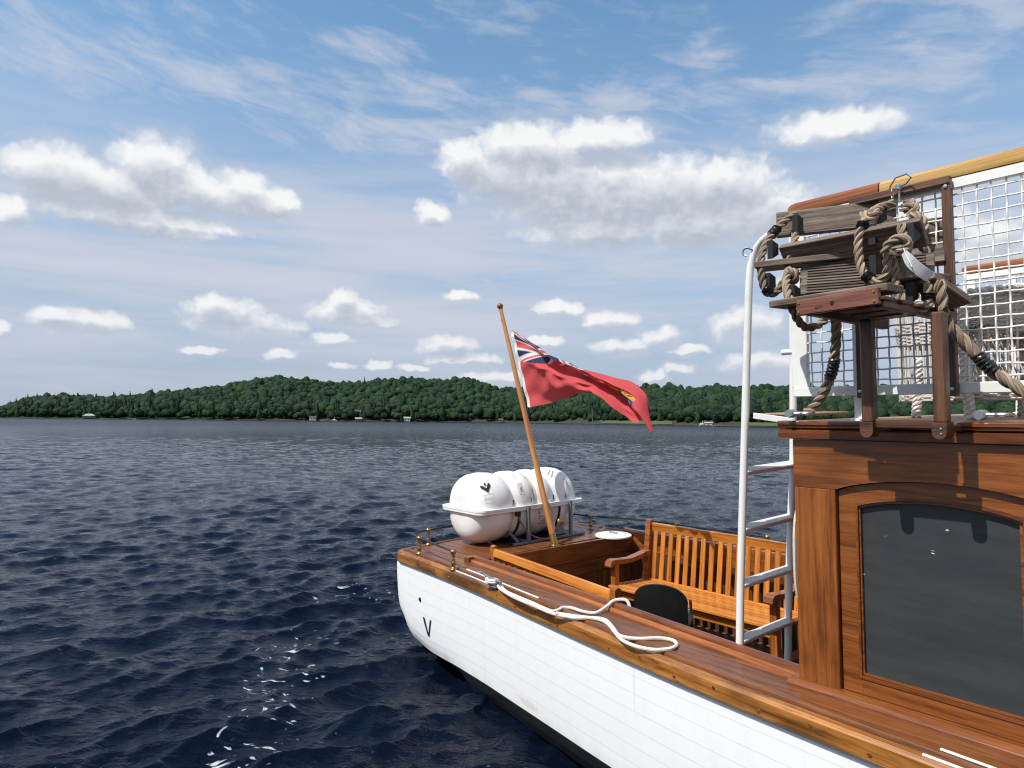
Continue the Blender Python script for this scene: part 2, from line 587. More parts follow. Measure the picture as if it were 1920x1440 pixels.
def paint(name, col, rough=.35, coat=.0, grime=.25, grime_col=(.30, .26, .20), scale=3.0, metal=0.0, streak=False, bmp=.02):
    m, nt, b = material(name)
    tc = nt.node('ShaderNodeTexCoord').outputs['Object']
    n = nt.noise(tc, scale, 5, .65)
    v = tc
    if streak:
        v = nt.vmath('MULTIPLY', tc, (9, 9, .8))
        n = nt.noise(v, 1.0, 5, .65)
    n2 = nt.noise(tc, scale * 7, 3, .6)
    f = nt.math('MULTIPLY', nt.smooth(nt.math('MULTIPLY_ADD', n2, .3, nt.math('MULTIPLY', n, .8)), .52, .82), grime)
    c = nt.mix(f, col, grime_col)
    if streak:      # a rubbed patch low on the near side and a dull tide mark above the boot topping
        q = nt.vmath('MULTIPLY_ADD', tc, (1 / .16, 0, 1 / .035), (-1.165 / .16, 0, .690 / .035))
        q = nt.vmath('ADD', q, nt.vmath('MULTIPLY', nt.vmath('SUBTRACT', nt.noise(tc, 18, 3, .6, out=1), (.5, .5, .5)), (2.2, 0, 2.2)))
        rub = nt.smooth(nt.vmath('LENGTH', q, out=1), 1.1, .4, 0, .30)
        c = nt.mix(rub, c, (.45, .33, .20))
        x_, y_, z_ = nt.sep(tc)
        tide = nt.math('MULTIPLY', nt.smooth(z_, -.66, -.765), nt.smooth(nt.noise(nt.vmath('MULTIPLY', tc, (5, 5, 1.5)), 1.0, 4, .65), .35, .75, .05, .40))
        c = nt.mix(tide, c, (.42, .40, .31))
        drip = nt.math('MULTIPLY', nt.smooth(nt.noise(nt.vmath('MULTIPLY', tc, (22, 4, .5)), 1.0, 3, .6), .62, .75), nt.smooth(z_, -.60, -.11, 0, .30))
        c = nt.mix(drip, c, (.47, .44, .38))
    nt.l.new(c, b.inputs['Base Color'])
    nt.put(b.inputs['Roughness'], nt.math('MULTIPLY_ADD', n, .2, rough - .1))
    set_in(b, coat=coat, metal=metal)
    bump(nt, b, n2, bmp, .004)
    return m


M = {}
M['mahogany'] = wood('mahogany_deck', (.055, .017, .0055), (.150, .050, .0130), (.235, .088, .026), .42, .15, 1.0, .5, .10)
M['cabin'] = wood('cabin_varnish', (.105, .028, .0058), (.225, .068, .0135), (.30, .100, .023), .30, .25, 1.0, .6, .12)
M['cabin_dark'] = wood('cabin_trim_varnish', (.065, .018, .0055), (.165, .049, .012), (.24, .080, .022), .30, .3, 1.0, .5, .12)
M['oak'] = wood('oak_rubbing_strake', (.060, .020, .005), (.33, .122, .022), (.47, .20, .045), .38, .25, .8, .75, .10, .2, ((.03, .013, .006), .8))
M['teak'] = wood('bench_teak', (.26, .075, .010), (.50, .170, .022), (.60, .24, .040), .33, .5, 1.0, .15, .22)
M['teak_dark'] = wood('bench_frame_teak', (.13, .034, .008), (.27, .080, .016), (.36, .13, .030), .33, .5, 1.0, .3, .15)
M['handrail'] = wood('pale_varnished_rail', (.36, .17, .035), (.56, .31, .080), (.64, .40, .13), .3, .5, .8, .1, .05)
M['floor'] = wood('cockpit_sole', (.045, .016, .008), (.10, .040, .018), (.15, .065, .030), .4, .2, 1.0, .5, .2)
M['weathered'] = wood('weathered_steps', (.042, .028, .020), (.128, .092, .070), (.26, .205, .16), .75, 0, 1.2, .45, .22, .5)
M['rack'] = wood('rack_hardwood', (.030, .011, .006), (.082, .033, .015), (.145, .064, .029), .5, .15, 1.0, .6, .2, .3)
M['lip'] = wood('reddish_rack_board', (.065, .020, .012), (.155, .050, .029), (.24, .095, .058), .45, .15, 1.0, .4, .05, .3)
M['pole'] = wood('flagpole_varnish', (.27, .090, .016), (.42, .165, .034), (.52, .24, .06), .28, .6, .8, .15, .02)
M['hull'] = paint('white_hull_paint', (.86, .86, .87), .36, .15, .16, (.56, .52, .46), 2.0, streak=True, bmp=.05)
M['boot'] = paint('black_boot_topping', (.012, .013, .014), .3, .2, .3, (.03, .045, .035), 4)
M['white'] = paint('white_ironwork_paint', (.76, .76, .73), .35, .2, .25, (.45, .38, .28), 6)
M['screen_white'] = paint('white_screen_paint', (.80, .80, .77), .4, .1, .14, (.42, .36, .28), 8)
M['plastic'] = paint('white_moulded_plastic', (.80, .79, .77), .33, .1, .22, (.52, .44, .36), 3)
M['black'] = paint('black_plastic', (.009, .009, .009), .5, .0, .2, (.03, .03, .03), 8)
M['black_tape'] = paint('black_tape', (.010, .010, .011), .3, .0, .1, (.03, .03, .03), 20)
M['dark_void'] = paint('dark_hole', (.004, .004, .004), .8, .0, .0)
M['steel'] = paint('galvanised_steel', (.42, .43, .44), .38, .0, .4, (.25, .24, .22), 12, metal=.85)
M['grey_steel'] = paint('painted_grey_steel', (.17, .19, .21), .45, .0, .3, (.10, .10, .10), 10, metal=.3)
M['brass'] = paint('old_brass', (.42, .27, .10), .32, .0, .6, (.12, .065, .03), 14, metal=.9)
M['rod'] = paint('black_rail_rod', (.02, .02, .022), .4, .0, .1)
M['cord'] = paint('white_cord', (.70, .67, .60), .85, .0, .55, (.36, .31, .24), 40, bmp=.6)
M['manila'] = wood('manila_rope', (.11, .074, .050), (.29, .215, .150), (.46, .365, .27), .9, 0, 1.6, .3, .1, .8)
M['manila_dark'] = wood('tarry_rope', (.022, .014, .010), (.065, .045, .032), (.13, .095, .070), .9, 0, 1.6, .5, .1, .8)
M['wicker'] = paint('white_wicker', (.66, .62, .57), .6, .0, .45, (.22, .18, .15), 12, bmp=.1)
M['orange'] = paint('orange_lifebuoy', (.62, .09, .035), .5, .0, .1)
M['tape_grey'] = paint('grey_lifebuoy_band', (.55, .56, .56), .5, .0, .1)
M['lash'] = paint('cream_webbing', (.58, .50, .36), .8, .0, .3)
M['pink'] = paint('faded_red_line', (.30, .14, .13), .8, .0, .4, (.45, .40, .38), 40)
M['paper'] = paint('printed_tag', (.66, .66, .66), .5, .0, .1)
M['ink'] = paint('grey_print', (.26, .26, .26), .7, .0, .0)
M['black_paint'] = paint('black_lettering', (.010, .010, .010), .5, .0, .0)
M['roof_deck'] = wood('roof_deck_wood', (.20, .11, .06), (.33, .20, .115), (.42, .27, .17), .6, .1, 1.0, .2, .1)


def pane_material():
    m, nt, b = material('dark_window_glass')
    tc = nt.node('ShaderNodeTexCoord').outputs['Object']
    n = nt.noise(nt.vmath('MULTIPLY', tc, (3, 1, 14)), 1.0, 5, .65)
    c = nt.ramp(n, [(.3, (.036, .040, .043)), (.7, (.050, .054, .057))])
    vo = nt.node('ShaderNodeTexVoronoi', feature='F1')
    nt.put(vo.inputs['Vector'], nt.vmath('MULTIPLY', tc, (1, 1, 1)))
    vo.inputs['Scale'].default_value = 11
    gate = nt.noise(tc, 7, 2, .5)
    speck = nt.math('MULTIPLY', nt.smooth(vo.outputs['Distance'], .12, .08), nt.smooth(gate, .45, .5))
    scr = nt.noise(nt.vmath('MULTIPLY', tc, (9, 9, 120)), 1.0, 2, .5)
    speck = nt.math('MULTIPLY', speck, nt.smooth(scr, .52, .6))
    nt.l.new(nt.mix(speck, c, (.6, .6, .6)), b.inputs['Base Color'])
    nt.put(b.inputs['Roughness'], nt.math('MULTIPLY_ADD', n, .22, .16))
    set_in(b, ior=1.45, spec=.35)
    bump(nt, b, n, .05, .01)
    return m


M['pane'] = pane_material()


def flag_material():
    m, nt, b = material('flag_cloth')
    nt.l.new(attr(nt, 'print', 'Color'), b.inputs['Base Color'])
    set_in(b, rough=.8)
    tr = nt.node('ShaderNodeBsdfTranslucent')
    nt.l.new(attr(nt, 'print', 'Color'), tr.inputs[0])
    mx = nt.node('ShaderNodeMixShader')
    mx.inputs[0].default_value = .32
    nt.l.new(b.outputs[0], mx.inputs[1])
    nt.l.new(tr.outputs[0], mx.inputs[2])
    nt.l.new(mx.outputs[0], nt.n['Material Output'].inputs[0])
    gc = attr(nt, 'gc')
    bump(nt, b, nt.noise(nt.vmath('MULTIPLY', gc, (5, 14, 1)), 1.0, 4, .6), .35, .02)
    return m


M['flag'] = flag_material()

# ------------------------------------------------------------------ water
def water_material():
    m, nt, b = material('lake_water')
    pos = nt.node('ShaderNodeNewGeometry').outputs['Position']
    x, y, z = nt.sep(pos)
    flat = nt.comb(x, y, 0.0)
    # flecks of foam drifting in the wake
    wob = nt.vmath('SUBTRACT', nt.noise(flat, 1.1, 3, .6, out=1), (.5, .5, .5))
    q = nt.vmath('MULTIPLY_ADD', wob, (.9, .9, 0), flat)
    qx, qy, _ = nt.sep(q)
    line = nt.math('ABSOLUTE', nt.math('SUBTRACT', qx, nt.math('MULTIPLY_ADD', qy, -.11, -1.22)))
    near = nt.math('MULTIPLY', nt.smooth(line, .62, .05), nt.smooth(qy, 7.6, 6.0))
    near = nt.math('MULTIPLY', near, nt.smooth(qy, 2.0, 3.6))
    line2 = nt.vmath('LENGTH', nt.vmath('MULTIPLY', nt.vmath('SUBTRACT', q, (-1.75, 8.1, 0)), (.9, 1.1, 0)), out=1)
    near = nt.math('MAXIMUM', near, nt.smooth(line2, 1.3, .2, 0, .72))
    fl = nt.noise(nt.vmath('MULTIPLY', q, (10, 16, 0)), 1.0, 2, .5, .3)
    thr = nt.math('MULTIPLY_ADD', near, -.195, .80)
    foam = nt.smooth(nt.math('SUBTRACT', fl, thr), 0, .06)
    foam = nt.math('MULTIPLY', foam, nt.smooth(nt.noise(flat, 45, 3, .6), .25, .6, .45, 1))
    foam = nt.math('MULTIPLY', foam, nt.smooth(near, .02, .15))
    deep = nt.mix(nt.noise(flat, .35, 3, .5), (.0013, .0031, .0088), (.0031, .0062, .0145))
    nt.l.new(nt.mix(foam, deep, (.50, .54, .60)), b.inputs['Base Color'])
    nt.put(b.inputs['Roughness'], nt.math('MULTIPLY_ADD', foam, .6, nt.smooth(nt.vmath('LENGTH', flat, out=1), 15, 220, .06, .26)))
    set_in(b, ior=1.333, spec=.23)
    b.inputs['Specular Tint'].default_value = (.40, .60, 1, 1)
    n1 = nt.noise(nt.vmath('MULTIPLY', flat, (9, 14, 1)), 1.0, 4, .6, .3)
    n2 = nt.noise(nt.vmath('MULTIPLY', flat, (1.4, 2.2, 1)), 1.0, 3, .55, .3)
    far = nt.smooth(nt.vmath('LENGTH', flat, out=1), 8, 60)
    n3 = nt.noise(nt.vmath('MULTIPLY', flat, (.55, .95, 1)), 1.0, 3, .6, .3)
    bn = nt.node('ShaderNodeBump')
    bn.inputs['Strength'].default_value = 1.0
    bn.inputs['Distance'].default_value = 1.0
    hgt = nt.math('MULTIPLY_ADD', n1, .024, nt.math('MULTIPLY', foam, .004))
    hgt = nt.math('MULTIPLY_ADD', n2, nt.math('MULTIPLY_ADD', far, .24, .02), hgt)
    hgt = nt.math('MULTIPLY_ADD', n3, nt.math('MULTIPLY_ADD', far, .50, nt.smooth(nt.vmath('LENGTH', flat, out=1), 70, 260, 0, 1.1)), hgt)
    n4 = nt.noise(nt.vmath('MULTIPLY', flat, (.30, .055, 1)), 1.0, 3, .6, .3)
    hgt = nt.math('MULTIPLY_ADD', n4, nt.smooth(nt.vmath('LENGTH', flat, out=1), 60, 240, 0, 2.2), hgt)
    nt.put(bn.inputs['Height'], hgt)
    nt.l.new(bn.outputs[0], b.inputs['Normal'])
    return m


def wave_field(x, y, spacing):
    """sum of many wind waves; those too short for the local mesh are left out"""
    r = np.random.default_rng(21)
    N = 110
    lam = np.exp(np.linspace(math.log(.12), math.log(1.4), N) + r.normal(0, .02, N))
    th = math.atan2(-.80, .60) + r.normal(0, .62, N)
    ph = r.uniform(0, 2 * math.pi, N)
    amp = lam * .0072 * r.uniform(.5, 1.4, N) * np.clip((.55 / lam) ** .35, .75, 1.35)
    zz = np.zeros_like(x)
    ddx = np.zeros_like(x)
    ddy = np.zeros_like(x)
    for k in range(N):
        kk = 2 * math.pi / lam[k]
        c, s = math.cos(th[k]), math.sin(th[k])
        w = np.clip((lam[k] / spacing - 1.6) / 1.6, 0, 1) * amp[k]
        a = kk * (c * x + s * y) + ph[k]
        sn, cs = np.sin(a), np.cos(a)
        zz += w * cs
        ddx -= w * c * sn * 1.1
        ddy -= w * s * sn * 1.1
    gust = .75 + .35 * np.sin(x * .21 + y * .13) * np.sin(y * .11 - x * .05 + 1.0)
    return zz * gust, ddx * gust, ddy * gust


def build_water():
    th = np.concatenate([np.linspace(-math.pi, -.76, 50, endpoint=False), np.linspace(-.76, .80, 690, endpoint=False),
                         np.linspace(.80, math.pi, 50, endpoint=False)])
    rr = [.35]
    while rr[-1] < 9000:
        rr.append(rr[-1] + max(.012, rr[-1] * (.0068 if rr[-1] < 160 else .02)))
    rr = np.array(rr)
    nr, na = len(rr), len(th)
    Rr, Th = np.meshgrid(rr, th, indexing='ij')
    x, y = Rr * np.sin(Th), Rr * np.cos(Th)
    spacing = np.maximum(.0068 * Rr, np.where((Th > -.77) & (Th < .81), .0023, .06) * Rr)
    z, ddx, ddy = wave_field(x, y, spacing)
    V = np.stack([x + ddx, y + ddy, z], 2).reshape(-1, 3)
    V = np.concatenate([V, [[0, 0, 0]]])
    i, j = np.meshgrid(np.arange(nr - 1), np.arange(na), indexing='ij')
    j2 = (j + 1) % na
    F = np.stack([i * na + j, i * na + j2, (i + 1) * na + j2, (i + 1) * na + j], 2).reshape(-1, 4)
    F = F[:, ::-1]
    me = bpy.data.meshes.new('lake_water')
    nf = len(F)
    me.vertices.add(len(V))
    me.vertices.foreach_set('co', V.astype(np.float32).ravel())
    tri = np.stack([np.full(na, len(V) - 1), (np.arange(na) + 1) % na, np.arange(na)], 1)[:, ::-1]
    me.loops.add(nf * 4 + na * 3)
    me.loops.foreach_set('vertex_index', np.concatenate([F.ravel(), tri.ravel()]).astype(np.int32))
    me.polygons.add(nf + na)
    me.polygons.foreach_set('loop_start', np.concatenate([np.arange(nf) * 4, nf * 4 + np.arange(na) * 3]).astype(np.int32))
    me.polygons.foreach_set('use_smooth', np.ones(nf + na, bool))
    me.update(calc_edges=True)
    me.materials.append(water_material())
    o = link('lake_water', me)
    tag(o, 'dark blue choppy lake water around the boat', None, None, 'structure')
    return o


build_water()

# ------------------------------------------------------------------ far shore
def foliage_material(name):
    m, nt, b = material(name)
    tint = attr(nt, 'tint', 'Fac')
    pos = nt.node('ShaderNodeNewGeometry').outputs['Position']
    info = nt.node('ShaderNodeObjectInfo').outputs['Random']
    n = nt.noise(pos, .9, 4, .65)
    f = nt.math('MULTIPLY_ADD', n, .8, -.15)
    f = nt.math('ADD', f, nt.math('MULTIPLY_ADD', nt.math('FRACT', nt.math('ADD', tint, info)), .55, .06))
    c = nt.ramp(f, [(.15, (.0085, .018, .012)), (.5, (.016, .035, .016)), (.8, (.028, .056, .020)), (1, (.046, .078, .028))])
    nt.l.new(c, b.inputs['Base Color'])
    set_in(b, rough=.8, spec=.15)
    return m


M['foliage'] = foliage_material('broadleaf_foliage')
M['bark'] = paint('grey_bark', (.20, .18, .16), .9, 0, .5, (.08, .06, .05), 3)
M['shore'] = paint('shore_earth', (.028, .034, .020), .95, 0, .5, (.035, .055, .022), .05)
M['lawn'] = paint('lawn_grass', (.060, .082, .030), .95, 0, .4, (.14, .13, .06), .2)
M['cottage_white'] = paint('cottage_white', (.62, .61, .58), .7, 0, .2, (.4, .38, .34), 1)
M['cottage_grey'] = paint('cottage_grey', (.20, .19, .17), .8, 0, .3, (.1, .1, .1), 1)
M['roof_pale'] = paint('pale_green_roof', (.34, .37, .28), .7, 0, .3, (.2, .2, .16), 1)
M['roof_dark'] = paint('dark_shingle_roof', (.07, .065, .06), .8, 0, .3, (.03, .03, .03), 1)
M['cottage_glass'] = paint('cottage_window', (.02, .024, .03), .15, 0, 0)
M['dock_wood'] = paint('dock_wood', (.30, .26, .20), .8, 0, .4, (.15, .12, .09), 1)
M['dock_orange'] = paint('orange_hull', (.55, .20, .06), .5, 0, .1)

SKYLINE = [(-0.8655, -0.0011), (-0.7491, 0.0117), (-0.7091, 0.0253), (-0.6562, 0.029), (-0.5935, 0.0264), (-0.5429, 0.0308), (-0.4923, 0.036), (-0.4378, 0.0428), (-0.3756, 0.0543), (-0.3366, 0.0578), (-0.2973, 0.0543), (-0.2503, 0.0489), (-0.2034, 0.0536), (-0.1566, 0.0588), (-0.0861, 0.0571), (-0.0627, 0.0589), (-0.0234, 0.0451), (0.0079, 0.0447), (0.0783, 0.0469), (0.1721, 0.0497), (0.2191, 0.0506), (0.2582, 0.0462), (0.2973, 0.0505), (0.3442, 0.0502), (0.4068, 0.0492), (0.5007, 0.0509), (0.7511, 0.0541)]
sk_x = [a for a, b in SKYLINE]
sk_y = [b for a, b in SKYLINE]
sky_f = lambda q: np.interp(q, sk_x, sk_y)
shore_f = pchip([-2.2, -1.2, -.9, -.75, -.30, .02, .22, .40, .75, 1.2, 2.2], [700, 560, 500, 455, 445, 445, 345, 272, 225, 200, 190])


def lump(q, e):
    return (np.sin(q * 31 + e * .021) * np.sin(e * .045 - q * 17 + 1.3) + .6 * np.sin(q * 67 + 2) * np.sin(e * .09 + q * 23))


def ground(q, e):
    """height of the land on the bearing x/y = q, e metres behind the waterline (measured along y)"""
    D = shore_f(q)
    ridge = CAM_H + sky_f(q) * (D + 170) - 7.0
    ridge = np.maximum(ridge, -2)
    t = np.clip(e / 170.0, 0, 1)
    prof = .16 * np.clip(t * 9, 0, 1) + .84 * (t * t * (3 - 2 * t)) ** .9
    back = np.clip((e - 185) / 160, 0, 1)
    h = ridge * prof * (1 - .55 * back) + lump(q, e) * .02 * np.maximum(ridge, 4) * np.sin(np.pi * t) ** 1
    return np.where(e <= 0, -1.2 + e * .0, h + .25)


def build_hills():
    qs = np.linspace(-.84, 2.2, 260)
    es = np.array([-6, -.5, 0.01, 2, 6, 14, 26, 40, 60, 80, 100, 120, 140, 160, 175, 200, 240, 300, 360])
    Q, E_ = np.meshgrid(qs, es, indexing='ij')
    Y = shore_f(Q) + E_
    Z = ground(Q, E_)
    edge = np.clip((Q + .83) / .10, 0, 1)
    Z = np.where(E_ > 0, Z * edge - 1.0 * (1 - edge), Z)
    V = np.stack([Q * Y, Y, Z], 2).reshape(-1, 3)
    n, m = Q.shape
    F = [(i * m + j, (i + 1) * m + j, (i + 1) * m + j + 1, i * m + j + 1) for i in range(n - 1) for j in range(m - 1)]
    mb = MB()
    mb.add(V, F)
    o = mb.build('hills', M['shore'], sharp=None)
    tag(o, 'wooded hills behind the far shore of the lake', None, None, 'structure')


build_hills()


def ico(sub):
    bm = bmesh.new()
    bmesh.ops.create_icosphere(bm, subdivisions=sub, radius=1)
    v = np.array([p.co[:] for p in bm.verts])
    f = np.array([[q.index for q in p.verts] for p in bm.faces])
    bm.free()
    return v, f


def crown(seed, kind, sub, leaves, h=9.0, w=7.0):
    """one tree: lumpy inner mass plus loose leaf clumps, in metres, foot at z=0"""
    r = np.random.default_rng(seed)
    v, f = ico(sub)
    if kind == 'round':
        lobes = r.normal(0, 1, (9, 3))
        lobes /= np.linalg.norm(lobes, axis=1)[:, None]
        bumpy = np.zeros(len(v))
        for l in lobes:
            bumpy = np.maximum(bumpy, np.clip((v @ l - .45) / .55, 0, 1) ** .7 * r.uniform(.18, .42))
        rad = .66 + bumpy + r.normal(0, .07, len(v))
        C = v * rad[:, None] * (w / 2, w / 2, h * .40) + (0, 0, h * .56)
        d = r.normal(0, 1, (leaves, 3))
        d /= np.linalg.norm(d, axis=1)[:, None]
        d[:, 2] = np.abs(d[:, 2]) * 1.1 - .25
        br = np.zeros(leaves)
        for l in lobes:
            br = np.maximum(br, np.clip((d @ l - .45) / .55, 0, 1) ** .7 * .32)
        c = d * ((.78 + br) * r.uniform(.80, 1.18, leaves))[:, None] * (w / 2, w / 2, h * .40) + (0, 0, h * .56)
        sz = r.uniform(.35, .95, leaves) * w / 8
    else:
        t = (v[:, 2] + 1) / 2
        rad = (1 - t) ** .8 * (1 + .25 * np.sin(t * 24)) + .04 + r.normal(0, .04, len(v))
        C = np.stack([v[:, 0] * rad * w / 2, v[:, 1] * rad * w / 2, h * (.08 + .92 * t)], 1)
        tt = r.uniform(.05, 1, leaves) ** 1.2
        a = r.uniform(0, 6.28, leaves)
        rr = ((1 - tt) ** .85 * w / 2 + .15) * r.uniform(.7, 1.25, leaves)
        c = np.stack([np.cos(a) * rr, np.sin(a) * rr, h * (.08 + .92 * tt)], 1)
        d = np.stack([np.cos(a), np.sin(a), np.full(leaves, .3)], 1)
        sz = r.uniform(.3, .75, leaves) * w / 6
    # leaf clumps: one triangle each
    e1 = np.cross(d, r.normal(0, 1, (leaves, 3)))
    e1 /= np.linalg.norm(e1, axis=1)[:, None]
    e2 = np.cross(d, e1) * .6 + d * .45
    tri = np.stack([c - e1 * sz[:, None], c + e1 * sz[:, None] * .9, c + e2 * sz[:, None] * 1.3], 1).reshape(-1, 3)
    V = np.concatenate([C, tri])
    F = np.concatenate([f, len(C) + np.arange(leaves * 3).reshape(-1, 3)])
    return V, F


def tri_mesh(name, V, F, tint, mat):
    me = bpy.data.meshes.new(name)
    me.vertices.add(len(V))
    me.vertices.foreach_set('co', np.asarray(V, np.float32).ravel())
    me.loops.add(len(F) * 3)
    me.loops.foreach_set('vertex_index', np.asarray(F, np.int32).ravel())
    me.polygons.add(len(F))
    me.polygons.foreach_set('loop_start', (np.arange(len(F)) * 3).astype(np.int32))
    me.update(calc_edges=True)
    a = me.attributes.new('tint', 'FLOAT', 'POINT')
    a.data.foreach_set('value', np.asarray(tint, np.float32))
    me.materials.append(mat)
    return me


CLEAR = [(-.312, 20), (-.225, 22), (.19, 16), (.115, 6)]       # bearings of clearings round the cottages


def build_forest():
    r = np.random.default_rng(5)
    protos = [crown(s, 'round', 2, 46, *[(9, 7), (10, 6), (8, 8), (11, 7.5), (9, 6), (8, 6.5), (10, 8)][s]) for s in range(7)] + [crown(20 + s, 'cone', 2, 40, 11, 4.4) for s in range(3)]
    Vs, Fs, Ts, n = [], [], [], 0
    cnt = 0
    front = []
    y0 = 0
    e = 2.0
    while e < 205:
        step = 4.5 if e < 40 else 4.7
        q = -.80 + r.uniform(0, .01)
        while q < 1.15:
            D = float(shore_f(q))
            dq = step / (D + e) * r.uniform(.8, 1.2)
            q += dq * (1.0 if q < .62 else 1.8)
            ee = e + r.uniform(-2.6, 2.6)
            if q > .62 and ee > 60:
                continue
            g = float(ground(np.float64(q), np.float64(ee)))
            if ee < .3:
                continue
            edge = np.clip((q + .80) / .10, 0, 1)
            con = r.random() < (.24 if ee < 45 else .012) + (.05 if q < -.40 else 0)
            k = int(r.integers(7, 10)) if con else int(r.integers(0, 7))
            s = r.uniform(.54, .98) * (1.0 if not con else r.uniform(.85, 1.25)) * (.55 + .45 * edge)
            x, y = q * (D + ee), D + ee
            if ee < 6 and len(front) < 220 and q < .46:
                front.append((x, y, g - .4, s, r.uniform(0, 6.28), k))
                continue
            a = r.uniform(0, 6.28)
            V, F = protos[k]
            c, sn = math.cos(a) * s, math.sin(a) * s
            wx = r.uniform(1.0, 1.45) if not con else 1.0
            W_ = np.stack([(V[:, 0] * c - V[:, 1] * sn) * wx + x, (V[:, 0] * sn + V[:, 1] * c) * wx + y, V[:, 2] * s * r.uniform(.9, 1.12) + g - .6], 1)
            Vs.append(W_)
            Fs.append(F + n)
            n += len(V)
            Ts.append(np.full(len(V), r.random() * (.75 if not con else .3)))
            cnt += 1
        e += step * .95
    me = tri_mesh('forest', np.concatenate(Vs), np.concatenate(Fs), np.concatenate(Ts), M['foliage'])
    o = link('forest', me)
    tag(o, 'dense green forest covering the hills across the lake', None, None, 'stuff')
    # the front row at the waterline, each a tree of its own
    big = [crown(40 + s, 'round', 3, 260) for s in range(5)] + [crown(60 + s, 'cone', 3, 240, 11, 4.4) for s in range(3)]
    datas = []
    for i, (V, F) in enumerate(big):
        datas.append(tri_mesh('shore_tree' if i < 5 else 'shore_conifer', V, F, np.zeros(len(V)) + i * .08, M['foliage']))
    tm = MB().tube([(0, 0, -.5), (.05, 0, 1.5), (0, .05, 4.5)], (.28, .2, .1), 6)
    trunk = tm.data('trunk')
    trunk.materials.append(M['bark'])
    for (x, y, z, s, a, k) in front:
        i = k % 5 if k < 7 else 5 + k % 3
        con = i >= 5
        t = link('conifer_tree' if con else 'shore_tree', datas[i])
        t.location = (x, y, z)
        t.rotation_euler = (0, 0, a)
        t.scale = (s, s, s * random.uniform(.9, 1.15))
        if con:
            tag(t, 'dark pointed conifer in the front row of trees along the far shore', 'tree', 'conifers along the far waterline')
        else:
            tag(t, 'rounded broadleaf tree in the front row along the far shore', 'tree', 'broadleaf trees along the far waterline')
    # pines that stand above the skyline
    pine = tri_mesh('skyline_pine', *crown(91, 'cone', 3, 260, 12, 4.6), np.zeros(len(crown(91, 'cone', 3, 260, 12, 4.6)[0])), M['foliage'])
    tuft = tri_mesh('skyline_tree', *crown(93, 'round', 3, 260, 9, 6), np.zeros(len(crown(93, 'round', 3, 260, 9, 6)[0])), M['foliage'])
    for lab, q, s, dat in (
            ('broad dark pine, tallest of the trees above the low left skyline', -.657, 1.0, tuft),
            ('small pointed pine on the skyline between the broad pine and a lone one', -.636, .72, pine),
            ('lone pointed pine on the skyline left of the rising hill', -.609, .72, pine),
            ('dark pine tree at the left foot of the rising hill', -.546, .8, tuft),
            ('pointed pine on the skyline where the hill begins to rise', -.527, .8, pine),
            ('dark pine nearest the left end of the wooded shore', -.706, .62, tuft),
            ('small dark tree standing out on the skyline right of the flag', .250, .65, tuft),
            ('tiny tree standing out on the skyline just left of the white ladder', .306, .42, pine)):
        D = float(shore_f(q)) + 165
        t = link('pine_tree', dat)
        t.location = (q * D, D, CAM_H + float(sky_f(q)) * D - 5.0)
        t.scale = (s, s, s)
        tag(t, lab, 'tree')
    # a bare grey tree
    dm = MB()
    rr = np.random.default_rng(3)
    dm.tube([(0, 0, 0), (.1, 0, 3), (0, .1, 7.5)], (.22, .16, .04), 6)
    for i in range(16):
        z = rr.uniform(2, 7)
        a = rr.uniform(0, 6.28)
        l = rr.uniform(.8, 2.2)
        dm.tube([(0, 0, z), (math.cos(a) * l * .6, math.sin(a) * l * .6, z + l * .5), (math.cos(a) * l, math.sin(a) * l, z + l * 1.1)], (.07, .05, .02), 4)
    t = dm.build('dead_tree', M['bark'])
    q = .118
    t.location = (q * (shore_f(q) + 3), float(shore_f(q)) + 3, .6)
    tag(t, 'bare grey dead tree on the far shore behind the flag', 'tree')


build_forest()


def cottage(name, label, q, e, z, w, d, h, roof_h, wall, roof, windows, hip=False, cat='cottage', yaw=0):
    D = float(shore_f(q)) + e
    root = link(name, None)
    root.location = (q * D, D, z)
    root.rotation_euler = (0, 0, -math.atan(q) + yaw)
    tag(root, label, cat)
    MB().box((0, 0, h / 2), (w, d, h), ch=.01).build('wall', wall, root, sharp=None)
    o = .35
    if hip:
        v = [(-w / 2 - o, -d / 2 - o, h), (w / 2 + o, -d / 2 - o, h), (w / 2 + o, d / 2 + o, h), (-w / 2 - o, d / 2 + o, h),
             (-w / 2 + d * .4, 0, h + roof_h), (w / 2 - d * .4, 0, h + roof_h)]
    else:
        v = [(-w / 2 - o, -d / 2 - o, h), (w / 2 + o, -d / 2 - o, h), (w / 2 + o, d / 2 + o, h), (-w / 2 - o, d / 2 + o, h),
             (-w / 2 - o, 0, h + roof_h), (w / 2 + o, 0, h + roof_h)]
    MB().add(v, [(0, 1, 5, 4), (2, 3, 4, 5), (1, 2, 5), (3, 0, 4), (0, 3, 2, 1)]).build('roof', roof, root, sharp=None)
    for (wx, wz, ww, wh) in windows:
        f = MB().box((wx, -d / 2 - .03, wz), (ww, .08, wh), ch=.005).build('window', M['cottage_white'], root, sharp=None)
        MB().box((wx, -d / 2 - .08, wz), (ww - .2, .04, wh - .2), ch=.005).build('pane', M['cottage_glass'], f, sharp=None)
    return root


